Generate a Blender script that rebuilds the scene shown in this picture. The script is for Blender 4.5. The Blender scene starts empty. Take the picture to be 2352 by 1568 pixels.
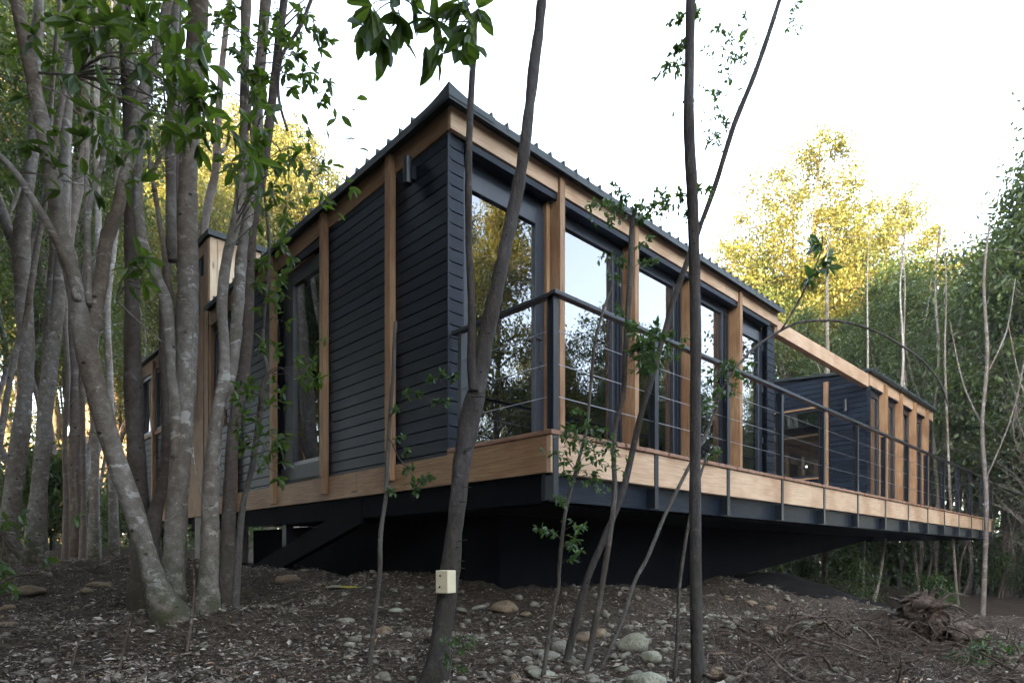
import bpy, math, random
import numpy as np
from mathutils import Vector, noise as mnoise

# ------------------------------------------------------------------ camera, sky, sun, exposure
scene = bpy.context.scene
C = scene.collection
F_PX = 1445.0; CX = 1176.0; HY = 1272.0            # focal length, centre column and horizon row measured on the photo (2352 px wide)
cam_d = bpy.data.cameras.new('camera'); cam = bpy.data.objects.new('camera', cam_d); C.objects.link(cam)
cam.location = (0, 0, 0); cam.rotation_euler = (math.radians(90), 0, 0)
cam_d.sensor_width = 36; cam_d.lens = 36 * F_PX / 2352; cam_d.shift_y = (HY - 784) / 2352
cam_d.clip_start = 0.05; cam_d.clip_end = 2000
scene.camera = cam
SUN_EL = 12.5; SUN_AZ = (-0.206, -0.978)
w = bpy.data.worlds.new('World'); scene.world = w; w.use_nodes = True
nt = w.node_tree; nt.nodes.clear()
sky = nt.nodes.new('ShaderNodeTexSky'); sky.sky_type = 'NISHITA'; sky.sun_disc = False
sky.sun_elevation = math.radians(SUN_EL); sky.sun_rotation = math.radians(192)
sky.dust_density = 2.0; sky.air_density = 1.0; sky.ozone_density = 1.5; sky.altitude = 300
bg = nt.nodes.new('ShaderNodeBackground'); bg.inputs['Strength'].default_value = 0.15
wo = nt.nodes.new('ShaderNodeOutputWorld')
hsv = nt.nodes.new('ShaderNodeHueSaturation'); hsv.inputs['Saturation'].default_value = 0.55   # thin high cloud whitens the blue
nt.links.new(sky.outputs[0], hsv.inputs['Color']); nt.links.new(hsv.outputs[0], bg.inputs[0]); nt.links.new(bg.outputs[0], wo.inputs[0])
sd = bpy.data.lights.new('sun', 'SUN'); sd.energy = 5.0; sd.angle = math.radians(0.5); sd.color = (1, 0.69, 0.34)
sun = bpy.data.objects.new('sun', sd); C.objects.link(sun)
e = math.radians(SUN_EL)
sdir = Vector((SUN_AZ[0] * math.cos(e), SUN_AZ[1] * math.cos(e), math.sin(e)))
sun.rotation_euler = sdir.to_track_quat('Z', 'Y').to_euler(); sun.location = sdir * 60
vs = scene.view_settings
vs.view_transform = 'Standard'; vs.look = 'None'; vs.gamma = 1; vs.exposure = 3.72

random.seed(7); R = np.random.RandomState(11)

# ------------------------------------------------------------------ helpers
def P(px, py, d, z=None):
    """point at depth d seen at photo pixel (2352 px wide frame)"""
    return Vector(((px - CX) / F_PX * d, d, (HY - py) / F_PX * d))

def tag(o, label=None, cat=None, group=None, kind=None):
    if label: o['label'] = label
    if cat: o['category'] = cat
    if group: o['group'] = group
    if kind: o['kind'] = kind
    return o

def empty(name, loc, label=None, cat=None, group=None, rz=0):
    o = bpy.data.objects.new(name, None); o.empty_display_size = 0.2
    o.location = loc; o.rotation_euler = (0, 0, rz); C.objects.link(o)
    return tag(o, label, cat, group)

def np_mesh(name, V, quads=None, tris=None):
    me = bpy.data.meshes.new(name)
    V = np.asarray(V, dtype=np.float32)
    me.vertices.add(len(V)); me.vertices.foreach_set('co', V.ravel())
    loops = []; starts = []; tot = []; n = 0
    for arr, k in ((quads, 4), (tris, 3)):
        if arr is None or len(arr) == 0: continue
        a = np.asarray(arr, dtype=np.int32)
        loops.append(a.ravel()); starts.append(n + np.arange(len(a)) * k); tot.append(np.full(len(a), k)); n += a.size
    loops = np.concatenate(loops); starts = np.concatenate(starts); tot = np.concatenate(tot)
    me.loops.add(len(loops)); me.loops.foreach_set('vertex_index', loops.astype(np.int32))
    me.polygons.add(len(starts)); me.polygons.foreach_set('loop_start', starts.astype(np.int32))
    me.polygons.foreach_set('loop_total', tot.astype(np.int32))
    me.update(calc_edges=True); me.validate()
    return me

def link(name, me, mat, parent=None, smooth=False):
    if mat is not None:
        me.materials.clear(); me.materials.append(mat)
    me.polygons.foreach_set('use_smooth', np.full(len(me.polygons), bool(smooth)))
    o = bpy.data.objects.new(name, me); C.objects.link(o)
    if parent is not None: o.parent = parent
    return o

def catmull(pts, sub):
    pts = [np.array(p, dtype=float) for p in pts]
    if len(pts) < 3 or sub < 2: 
        return np.array(pts)
    out = []
    n = len(pts)
    for i in range(n - 1):
        p0 = pts[max(i - 1, 0)]; p1 = pts[i]; p2 = pts[i + 1]; p3 = pts[min(i + 2, n - 1)]
        for k in range(sub):
            t = k / sub
            out.append(0.5 * ((2 * p1) + (-p0 + p2) * t + (2 * p0 - 5 * p1 + 4 * p2 - p3) * t * t + (-p0 + 3 * p1 - 3 * p2 + p3) * t ** 3))
    out.append(pts[-1])
    return np.array(out)

class MB:
    def __init__(s): s.v = []; s.q = []; s.t = []; s.n = 0
    def add(s, V, quads=(), tris=()):
        V = np.asarray(V, dtype=float)
        s.v.append(V)
        if len(quads): s.q.append(np.asarray(quads) + s.n)
        if len(tris): s.t.append(np.asarray(tris) + s.n)
        s.n += len(V)
    def hexa(s, b, t):
        """b, t: four bottom and four top points, same order"""
        s.add(list(b) + list(t), [(3, 2, 1, 0), (4, 5, 6, 7), (0, 1, 5, 4), (1, 2, 6, 5), (2, 3, 7, 6), (3, 0, 4, 7)])
    def box(s, x0, x1, y0, y1, z0, z1, bev=0.0):
        if x0 > x1: x0, x1 = x1, x0
        if y0 > y1: y0, y1 = y1, y0
        if z0 > z1: z0, z1 = z1, z0
        if bev <= 0:
            s.hexa([(x0, y0, z0), (x1, y0, z0), (x1, y1, z0), (x0, y1, z0)], [(x0, y0, z1), (x1, y0, z1), (x1, y1, z1), (x0, y1, z1)])
            return
        c = min(bev, (x1 - x0) * .4, (y1 - y0) * .4, (z1 - z0) * .4)
        V = []
        for z, i in ((z0, c), (z0 + c, 0), (z1 - c, 0), (z1, c)):
            for (ax, ay) in ((x0 + c, y0 + i), (x1 - c, y0 + i), (x1 - i, y0 + c), (x1 - i, y1 - c), (x1 - c, y1 - i), (x0 + c, y1 - i), (x0 + i, y1 - c), (x0 + i, y0 + c)):
                V.append((ax, ay, z))
        Q = []
        for r in range(3):
            for k in range(8):
                k2 = (k + 1) % 8
                Q.append((r * 8 + k, r * 8 + k2, (r + 1) * 8 + k2, (r + 1) * 8 + k))
        Q += [(3, 2, 1, 0), (7, 4, 3, 0), (7, 6, 5, 4), (24, 25, 26, 27), (24, 27, 28, 31), (28, 29, 30, 31)]
        s.add(V, Q)
    def tube(s, pts, rad, n=8, sub=1, jit=0.0, cap=True, seed=0):
        pr = np.array([list(p) + [r] for p, r in zip(pts, rad)], dtype=float)
        pr = catmull(pr, sub)
        p = pr[:, :3]; r = np.maximum(pr[:, 3], 0.0004)
        m = len(p)
        T = np.zeros_like(p); T[1:-1] = p[2:] - p[:-2]; T[0] = p[1] - p[0]; T[-1] = p[-1] - p[-2]
        T /= (np.linalg.norm(T, axis=1)[:, None] + 1e-9)
        ref = np.array([1, 0, 0.]) if abs(T[0][0]) < .8 else np.array([0, 1., 0])
        A = np.zeros_like(p); B = np.zeros_like(p)
        a = ref - T[0] * ref.dot(T[0]); a /= np.linalg.norm(a)
        for i in range(m):
            a = a - T[i] * a.dot(T[i]); a /= (np.linalg.norm(a) + 1e-9); A[i] = a; B[i] = np.cross(T[i], a)
        th = np.arange(n) * 2 * math.pi / n
        rr = r[:, None] * np.ones((1, n))
        if jit > 0:
            rs = np.random.RandomState(seed)
            g = rs.randn(m, n)
            g = (g + np.roll(g, 1, 0) + np.roll(g, 1, 1) + np.roll(g, -1, 0)) / 2.0
            h = rs.randn(m, 1); h = (h + np.roll(h, 1, 0)) / 1.5
            rr = rr * (1 + jit * (g * .6 + h * .7))
        V = p[:, None, :] + rr[:, :, None] * (np.cos(th)[None, :, None] * A[:, None, :] + np.sin(th)[None, :, None] * B[:, None, :])
        V = V.reshape(-1, 3)
        i = np.arange(m - 1)[:, None]; k = np.arange(n)[None, :]; k2 = (k + 1) % n
        Q = np.stack([i * n + k, i * n + k2, (i + 1) * n + k2, (i + 1) * n + k], -1).reshape(-1, 4)
        base = len(V)
        if cap:
            V = np.vstack([V, p[0], p[-1]])
            kk = np.arange(n); k2 = (kk + 1) % n
            Tt = np.concatenate([np.stack([k2, kk, np.full(n, base)], -1), np.stack([(m - 1) * n + kk, (m - 1) * n + k2, np.full(n, base + 1)], -1)])
            s.add(V, Q, Tt)
        else: s.add(V, Q)
        return p
    def mesh(s, name, off=None):
        V = np.vstack(s.v)
        if off is not None: V = V - np.array(off)
        return np_mesh(name, V, np.vstack(s.q) if s.q else None, np.vstack(s.t) if s.t else None)
    def build(s, name, mat, parent=None, off=None, smooth=False):
        return link(name, s.mesh(name, off), mat, parent, smooth)

def leaf_arrays(pos, d, up, L, Wd, kind='quad', fold=0.18, droop=0.12):
    """pos (n,3) stalk end, d leaf direction, up rough normal; returns V, Q/T arrays"""
    n = len(pos)
    d = d / (np.linalg.norm(d, axis=1)[:, None] + 1e-9)
    sx = np.cross(d, up); sx /= (np.linalg.norm(sx, axis=1)[:, None] + 1e-9)
    nn = np.cross(sx, d)
    L = L[:, None]; Wd = Wd[:, None]
    if kind == 'quad':
        V = np.stack([pos, pos + d * L * .5 + sx * Wd * .5 + nn * Wd * fold, pos + d * L, pos + d * L * .5 - sx * Wd * .5 + nn * Wd * fold * .3], 1).reshape(-1, 3)
        q = (np.arange(n) * 4)[:, None] + np.arange(4)[None]
        return V, q, None
    f = fold
    pts = [pos,
           pos + d * L * .22 + sx * Wd * .34 + nn * Wd * f * .6, pos + d * L * .22, pos + d * L * .22 - sx * Wd * .34 + nn * Wd * f * .6,
           pos + d * L * .55 + sx * Wd * .5 + nn * (Wd * f - L * droop * .2), pos + d * L * .55 - nn * L * droop * .2, pos + d * L * .55 - sx * Wd * .5 + nn * (Wd * f - L * droop * .2),
           pos + d * L * .82 + sx * Wd * .3 + nn * (Wd * f * .6 - L * droop * .6), pos + d * L * .82 - nn * L * droop * .6, pos + d * L * .82 - sx * Wd * .3 + nn * (Wd * f * .6 - L * droop * .6),
           pos + d * L - nn * L * droop]
    V = np.stack(pts, 1).reshape(-1, 3); b = (np.arange(n) * 11)[:, None, None]
    Q = (b + np.array([(1, 4, 5, 2), (2, 5, 6, 3), (4, 7, 8, 5), (5, 8, 9, 6)])[None]).reshape(-1, 4)
    T = (b + np.array([(0, 1, 2), (0, 2, 3), (7, 10, 8), (8, 10, 9)])[None]).reshape(-1, 3)
    return V, Q, T

def rnd_dirs(n, rs=R):
    a = rs.randn(n, 3); return a / np.linalg.norm(a, axis=1)[:, None]

# ------------------------------------------------------------------ materials
def newmat(name):
    m = bpy.data.materials.new(name); m.use_nodes = True
    n = m.node_tree; b = n.nodes['Principled BSDF']; return m, n, b
def N(n, t, **kw):
    x = n.nodes.new(t)
    for k, v in kw.items(): setattr(x, k, v)
    return x
def ramp(n, fac, stops):
    r = N(n, 'ShaderNodeValToRGB'); el = r.color_ramp.elements
    while len(el) < len(stops): el.new(0.5)
    for k, (p, c) in enumerate(stops): el[k].position = p; el[k].color = (*c, 1)
    n.links.new(fac, r.inputs[0]); return r.outputs[0]
def coords(n, scale=(1, 1, 1), kind='Object'):
    tc = N(n, 'ShaderNodeTexCoord'); mp = N(n, 'ShaderNodeMapping'); mp.inputs['Scale'].default_value = scale
    n.links.new(tc.outputs[kind], mp.inputs[0]); return mp.outputs[0]
def noise(n, vec, scale, detail=4, rough=.55, dist=0):
    x = N(n, 'ShaderNodeTexNoise'); x.inputs['Scale'].default_value = scale; x.inputs['Detail'].default_value = detail
    x.inputs['Roughness'].default_value = rough; x.inputs['Distortion'].default_value = dist
    n.links.new(vec, x.inputs['Vector']); return x.outputs[0]
def mix(n, a, b, fac, mode='MIX'):
    x = N(n, 'ShaderNodeMix', data_type='RGBA', blend_type=mode)
    if isinstance(fac, float): x.inputs[0].default_value = fac
    else: n.links.new(fac, x.inputs[0])
    for s, v in ((6, a), (7, b)):
        if isinstance(v, tuple): x.inputs[s].default_value = (*v, 1)
        else: n.links.new(v, x.inputs[s])
    return x.outputs[2]
def bump(n, h, b, strength=.4, dist=.01):
    x = N(n, 'ShaderNodeBump'); x.inputs['Strength'].default_value = strength; x.inputs['Distance'].default_value = dist
    n.links.new(h, x.inputs['Height']); n.links.new(x.outputs[0], b.inputs['Normal'])

def wood(name, scale, c0, c1, c2, rough=.65):
    """scale: small along the grain"""
    m, n, b = newmat(name)
    v = coords(n, scale)
    g = noise(n, v, 6, 6, .6, .6); col = ramp(n, g, [(.3, c0), (.52, c1), (.75, c2)])
    big = noise(n, coords(n, (1.2, 1.2, 1.2)), 1.3, 2); col = mix(n, col, mix(n, col, (.75, .66, .6), 1.0, 'MULTIPLY'), ramp(n, big, [(.4, (0, 0, 0)), (.65, (1, 1, 1))]))
    vk = N(n, 'ShaderNodeTexVoronoi'); vk.inputs['Scale'].default_value = 2.6
    n.links.new(coords(n, tuple(.25 + s * .1 for s in scale)), vk.inputs['Vector'])
    kn = ramp(n, vk.outputs[0], [(.03, (1, 1, 1)), (.075, (0, 0, 0))])
    col = mix(n, col, tuple(x * .35 for x in c0), kn)
    n.links.new(col, b.inputs['Base Color']); b.inputs['Roughness'].default_value = rough
    bump(n, g, b, .25, .004)
    return m
WC = [(.165, .086, .038), (.265, .155, .075), (.36, .235, .13)]
WF = [(.37, .245, .15), (.49, .35, .23), (.59, .455, .325)]     # same timber as WC, the front's brighter light put into the colour
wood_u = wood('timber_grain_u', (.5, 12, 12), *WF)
wood_v = wood('timber_grain_v', (12, .5, 12), *WC)
wood_z = wood('timber_grain_z', (12, 12, .5), *WC)
pale_z = wood('pale_timber', (10, 10, .5), (.56, .40, .24), (.68, .52, .34), (.76, .62, .44))
deck_m = wood('deck_timber', (12, .7, 12), (.17, .09, .055), (.25, .14, .09), (.33, .20, .13))

def black_wood(name, scale):
    m, n, b = newmat(name)
    v = coords(n, scale); g = noise(n, v, 7, 6, .65, .4)
    geo = N(n, 'ShaderNodeNewGeometry')
    isl = ramp(n, geo.outputs['Random Per Island'], [(0, (.55, .57, .6)), (1, (1.25, 1.22, 1.2))])
    col = ramp(n, g, [(.3, (.0018, .0040, .009)), (.55, (.006, .0115, .021)), (.8, (.018, .032, .052))])
    col = mix(n, col, isl, 1.0, 'MULTIPLY')
    w_ = noise(n, coords(n, (1, 1, 3)), 2.2, 5, .7)
    col = mix(n, col, (.024, .038, .058), ramp(n, w_, [(.58, (0, 0, 0)), (.8, (.5, .5, .5))]))
    n.links.new(col, b.inputs['Base Color']); b.inputs['Roughness'].default_value = .46
    b.inputs['Specular IOR Level'].default_value = .2
    bump(n, g, b, .5, .004); return m
blk_u = black_wood('charred_board_u', (.6, 14, 14)); blk_v = black_wood('charred_board_v', (14, .6, 14)); blk_z = black_wood('charred_board_z', (14, 14, .6))

def plain(name, col, rough=.5, metal=0, var=.15, sc=20, spec=.5):
    m, n, b = newmat(name)
    g = noise(n, coords(n), sc, 5)
    c = ramp(n, g, [(.3, tuple(x * (1 - var) for x in col)), (.7, tuple(min(1, x * (1 + var)) for x in col))])
    n.links.new(c, b.inputs['Base Color']); b.inputs['Roughness'].default_value = rough; b.inputs['Metallic'].default_value = metal
    b.inputs['Specular IOR Level'].default_value = spec
    bump(n, g, b, .12, .003); return m
steel = plain('black_painted_steel', (.010, .014, .020), .4, 0, .2, 30)
alu = plain('black_aluminium_frame', (.012, .017, .025), .35, 0, .15, 10)
metal_roof = plain('dark_green_metal_roof', (.014, .021, .020), .45, .3, .3, 4)
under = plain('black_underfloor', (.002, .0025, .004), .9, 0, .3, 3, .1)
cable_m = plain('steel_cable', (.35, .36, .38), .35, .9, .1)
conc = plain('board_marked_concrete', (.2, .18, .16), .9, 0, .25, 6)
interior = plain('interior_panelling', (.12, .085, .06), .7, 0, .2, 2)
white_m = plain('white_linen', (.62, .64, .62), .8, 0, .06, 5)
darkfab = plain('dark_fabric', (.04, .045, .055), .9, 0, .2, 40)
cream = plain('cream_painted_wood', (.5, .44, .3), .6, 0, .08, 8)
yellow_m = plain('yellow_plastic', (.26, .23, .03), .5, 0, .1)
white_metal = plain('galvanised_metal', (.55, .57, .58), .4, .5, .1)
screw_m = plain('rusty_screw', (.07, .035, .02), .6, .5)

def glass_mat():
    m = bpy.data.materials.new('window_glass'); m.use_nodes = True; n = m.node_tree; n.nodes.clear()
    o = N(n, 'ShaderNodeOutputMaterial'); mx = N(n, 'ShaderNodeMixShader'); t = N(n, 'ShaderNodeBsdfTransparent'); g = N(n, 'ShaderNodeBsdfGlossy')
    t.inputs[0].default_value = (.90, .93, .92, 1); g.inputs['Roughness'].default_value = 0.0; g.inputs[0].default_value = (.95, .97, 1, 1)
    f = N(n, 'ShaderNodeFresnel'); f.inputs[0].default_value = 1.5
    mr = N(n, 'ShaderNodeMapRange'); mr.inputs['From Min'].default_value = 0; mr.inputs['From Max'].default_value = 1
    mr.inputs['To Min'].default_value = .21; mr.inputs['To Max'].default_value = 1.0
    nz = noise(n, coords(n), .9, 1, .4); bp = N(n, 'ShaderNodeBump'); bp.inputs['Strength'].default_value = .05; bp.inputs['Distance'].default_value = .05
    n.links.new(nz, bp.inputs['Height']); n.links.new(bp.outputs[0], g.inputs['Normal'])
    n.links.new(f.outputs[0], mr.inputs[0]); n.links.new(mr.outputs[0], mx.inputs[0]); n.links.new(t.outputs[0], mx.inputs[1]); n.links.new(g.outputs[0], mx.inputs[2]); n.links.new(mx.outputs[0], o.inputs[0])
    return m
glass = glass_mat()

def bark(name, dark, mid, light, patch=.55, sc=9, moss=0.0, zs=1.0, knots=True):
    m, n, b = newmat(name)
    v = coords(n, (1, 1, zs))
    a = noise(n, v, sc * 1.6, 9, .72, .25); col = ramp(n, a, [(.30, tuple(d_ * .5 + m_ * .5 for d_, m_ in zip(dark, mid))), (.5, mid), (.72, tuple(l_ * .6 + m_ * .4 for l_, m_ in zip(light, mid)))])
    p = noise(n, coords(n, (1, 1, 1.5)), sc * .8, 6, .68, .6)
    col = mix(n, col, light, ramp(n, p, [(patch, (0, 0, 0)), (patch + .03, (.8, .8, .8))]))
    st = noise(n, coords(n, (1, 1, 7 if zs >= 1 else .5)), sc * 3.2, 5, .7)
    col = mix(n, col, tuple(x * .35 for x in dark), ramp(n, st, [(.61, (0, 0, 0)), (.67, (.7, .7, .7))]))
    tint = noise(n, coords(n, (1, 1, .35)), sc * .22, 2)
    col = mix(n, col, mix(n, col, (.62, .52, .44), 1.0, 'MULTIPLY'), ramp(n, tint, [(.42, (0, 0, 0)), (.62, (1, 1, 1))]))
    h = a
    if knots:
        vk = N(n, 'ShaderNodeTexVoronoi'); vk.inputs['Scale'].default_value = sc * .55; n.links.new(coords(n, (1, 1, 1.6)), vk.inputs['Vector'])
        kn = ramp(n, vk.outputs[0], [(.05, (1, 1, 1)), (.11, (0, 0, 0))]); col = mix(n, col, tuple(x * .3 for x in dark), kn)
    if moss > 0:
        tc = N(n, 'ShaderNodeTexCoord'); sp = N(n, 'ShaderNodeSeparateXYZ'); n.links.new(tc.outputs['Object'], sp.inputs[0])
        mz = N(n, 'ShaderNodeMapRange'); mz.inputs['From Min'].default_value = 1.2; mz.inputs['From Max'].default_value = .0
        mz.inputs['To Min'].default_value = .0; mz.inputs['To Max'].default_value = moss; n.links.new(sp.outputs[2], mz.inputs[0])
        mn = noise(n, v, 9, 6, .7); mm = N(n, 'ShaderNodeMath', operation='MULTIPLY'); n.links.new(mz.outputs[0], mm.inputs[0])
        n.links.new(ramp(n, mn, [(.42, (0, 0, 0)), (.52, (1, 1, 1))]), mm.inputs[1])
        col = mix(n, col, (.028, .036, .010), mm.outputs[0])
    n.links.new(col, b.inputs['Base Color']); b.inputs['Roughness'].default_value = .85; b.inputs['Specular IOR Level'].default_value = .25
    x = N(n, 'ShaderNodeMath', operation='ADD'); n.links.new(a, x.inputs[0]); n.links.new(st, x.inputs[1])
    bump(n, x.outputs[0], b, .8, .02); return m
bark_pale = bark('pale_blotched_bark', (.06, .046, .036), (.19, .168, .142), (.44, .425, .39), .585, 9, .9)
bark_brown = bark('brown_bark', (.045, .034, .028), (.105, .084, .070), (.2, .175, .155), .6, 10, .5)
bark_dark = bark('dark_rough_bark', (.018, .017, .017), (.048, .043, .040), (.11, .10, .092), .62, 16, .3, .35)
bark_mid = bark('grey_sapling_bark', (.03, .028, .026), (.085, .078, .068), (.16, .15, .135), .6, 18, .1, .3)
bark_white = bark('whitish_bark', (.07, .058, .05), (.15, .132, .118), (.28, .265, .25), .56, 6)
bark_far = bark('far_trunk_bark', (.05, .038, .03), (.12, .095, .078), (.24, .21, .18), .58, 4)
root_m = bark('weathered_root', (.03, .021, .016), (.095, .070, .052), (.25, .21, .175), .56, 14, knots=False)

def foliage(name, c0, c1, c2, trans=.35, tcol=(.16, .2, .03), rough=.45):
    m, n, b = newmat(name)
    geo = N(n, 'ShaderNodeNewGeometry')
    col = ramp(n, geo.outputs['Random Per Island'], [(0, c0), (.55, c1), (.97, c2)])
    big = noise(n, coords(n, (1, 1, 1)), .5, 2)
    col = mix(n, col, mix(n, col, (.6, .7, .65), 1.0, 'MULTIPLY'), ramp(n, big, [(.42, (0, 0, 0)), (.6, (1, 1, 1))]))
    n.links.new(col, b.inputs['Base Color']); b.inputs['Roughness'].default_value = rough
    t = N(n, 'ShaderNodeBsdfTranslucent'); tc = mix(n, col, tcol, .6); n.links.new(tc, t.inputs[0])
    mx = N(n, 'ShaderNodeMixShader'); mx.inputs[0].default_value = trans
    n.links.new(b.outputs[0], mx.inputs[1]); n.links.new(t.outputs[0], mx.inputs[2])
    n.links.new(mx.outputs[0], n.nodes['Material Output'].inputs[0]); return m
fol_far = foliage('evergreen_foliage', (.032, .055, .018), (.062, .098, .030), (.12, .155, .045))
fol_gold = foliage('yellow_green_foliage', (.06, .085, .022), (.14, .145, .035), (.25, .22, .06), .4, (.32, .28, .05))
fol_under = foliage('undergrowth_foliage', (.025, .05, .016), (.045, .085, .025), (.08, .13, .04))
fol_near = foliage('glossy_broad_leaf', (.02, .045, .010), (.042, .082, .015), (.085, .13, .022), .5, (.16, .26, .02), .38)
fol_small = foliage('small_glossy_leaf', (.02, .05, .014), (.04, .085, .022), (.08, .14, .035), .4, (.12, .22, .03), .3)

def ground_mat():
    m, n, b = newmat('forest_soil')
    v = coords(n, (1, 1, 1))
    a = noise(n, v, 2.2, 8, .65); f = noise(n, v, 22, 8, .7); g = noise(n, v, 90, 4, .7)
    col = ramp(n, f, [(.3, (.014, .010, .007)), (.5, (.060, .045, .032)), (.66, (.125, .098, .073)), (.8, (.20, .165, .13))])
    col = mix(n, col, (.035, .025, .018), ramp(n, a, [(.45, (0, 0, 0)), (.65, (.6, .6, .6))]))
    n.links.new(col, b.inputs['Base Color']); b.inputs['Roughness'].default_value = .95; b.inputs['Specular IOR Level'].default_value = .15
    x = N(n, 'ShaderNodeMath', operation='ADD'); n.links.new(f, x.inputs[0]); n.links.new(g, x.inputs[1])
    bump(n, x.outputs[0], b, .9, .03); return m
soil = ground_mat()
dark_soil = plain('dark_dug_soil', (.006, .005, .0045), .95, 0, .5, 9, .1)  # near-black, the shade under the deck put into the colour
def stone_mat(name, c):
    m, n, b = newmat(name); v = coords(n)
    a = noise(n, v, 6, 7, .65); col = ramp(n, a, [(.3, tuple(x * .45 for x in c)), (.5, c), (.72, tuple(min(1, x * 1.35) for x in c))])
    oi = N(n, 'ShaderNodeObjectInfo'); col = mix(n, col, mix(n, col, ramp(n, oi.outputs['Random'], [(0, (.55, .5, .42)), (1, (1.15, 1.12, 1.05))]), 1.0, 'MULTIPLY'), 1.0)
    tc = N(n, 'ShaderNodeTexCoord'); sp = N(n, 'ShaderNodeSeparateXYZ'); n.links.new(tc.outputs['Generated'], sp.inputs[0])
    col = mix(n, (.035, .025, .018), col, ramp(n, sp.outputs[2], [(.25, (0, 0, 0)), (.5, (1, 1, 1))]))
    n.links.new(col, b.inputs['Base Color']); b.inputs['Roughness'].default_value = .85; bump(n, a, b, .5, .02); return m
stone_g = stone_mat('grey_stone', (.20, .195, .165)); stone_b = stone_mat('brown_stone', (.18, .135, .09))
def litter_mat():
    m, n, b = newmat('dead_leaf'); geo = N(n, 'ShaderNodeNewGeometry')
    col = ramp(n, geo.outputs['Random Per Island'], [(0, (.036, .024, .016)), (.4, (.10, .075, .055)), (.75, (.20, .165, .13)), (.97, (.36, .325, .28)), (1, (.36, .17, .04))])
    n.links.new(col, b.inputs['Base Color']); b.inputs['Roughness'].default_value = .7; return m
litter = litter_mat()

# ------------------------------------------------------------------ terrain
CP = []
for (px, py, d) in [(0, 1568, 3.5), (600, 1568, 3.5), (1200, 1568, 3.5), (1800, 1568, 3.6), (2352, 1568, 4), (0, 1450, 5), (420, 1432, 5), (1000, 1450, 4.8), (1500, 1455, 5),
                    (2000, 1480, 6), (2352, 1490, 7), (0, 1300, 9), (300, 1285, 10), (0, 1262, 16), (250, 1258, 20), (600, 1305, 8.3), (1000, 1322, 7), (1300, 1335, 7.2), (1650, 1332, 9.5),
                    (1980, 1410, 12), (2300, 1440, 14), (2300, 1375, 25), (1750, 1325, 25), (1300, 1300, 25), (600, 1262, 25)]:
    q = P(px, py, d); CP.append((q.x, q.y, q.z))
CP += [(-6, 0, -.6), (0, 0, -1.0), (6, 0, -1.2), (12, 2, -1.6), (0, -8, -.8), (-14, 5, .1), (-20, 20, .6), (30, 20, -2.2), (30, 45, -2.0), (0, 50, 0), (-30, 50, 1.5), (20, -5, -2)]
CP = np.array(CP)
def ground_np(x, y):
    x = np.asarray(x, float); y = np.asarray(y, float)
    sh = x.shape; X = x.ravel(); Y = y.ravel(); out = np.zeros(len(X))
    for s in range(0, len(X), 20000):
        a = X[s:s + 20000, None]; b = Y[s:s + 20000, None]
        d2 = (a - CP[None, :, 0]) ** 2 + (b - CP[None, :, 1]) ** 2 + .15
        wgt = d2 ** -1.6
        out[s:s + 20000] = (wgt * CP[None, :, 2]).sum(1) / wgt.sum(1)
    # unseen ridge, added and shaped to keep the low sun off the clearing
    top = np.interp(X, [-31, -22, 3, 7], [14.0, 28.5, 28.5, 15.0])
    top = top + 1.2 * np.sin(X * .21) + .7 * np.sin(X * .53 + 1)
    t = np.clip((-Y - 14) / 36, 0, 1); t = t * t * (3 - 2 * t)
    out = out + t * top
    return out.reshape(sh)
def gz(x, y): return float(ground_np(np.array([x]), np.array([y]))[0])
def onground(px, d):
    x = (px - CX) / F_PX * d; return Vector((x, d, gz(x, d)))
def axis(lo, hi, step, far):
    a = list(np.arange(lo, hi, step)); s = step; v = a[-1]
    while v < far: s *= 1.12; v += s; a.append(v)
    s = step; v = a[0]; b = []
    while v > -far: s *= 1.12; v -= s; b.append(v)
    return np.array(b[::-1] + a)
gx = axis(-6.5, 9, .07, 400); gy = axis(2, 13, .07, 400)
GX, GY = np.meshgrid(gx, gy)
GZ = ground_np(GX, GY)
near = np.exp(-((np.clip(np.abs(GX - 1) - 8, 0, None)) ** 2 + (np.clip(np.abs(GY - 7) - 7, 0, None)) ** 2) / 8)
bumps = np.zeros_like(GZ); idx = np.argwhere(near > .02)
for i, j in idx:
    x = GX[i, j]; y = GY[i, j]
    bumps[i, j] = (.09 * mnoise.noise((x * .9, y * .9, 0)) + .06 * mnoise.noise((x * 2.7, y * 2.7, 3)) + .03 * mnoise.noise((x * 7, y * 7, 5))) * near[i, j]
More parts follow.
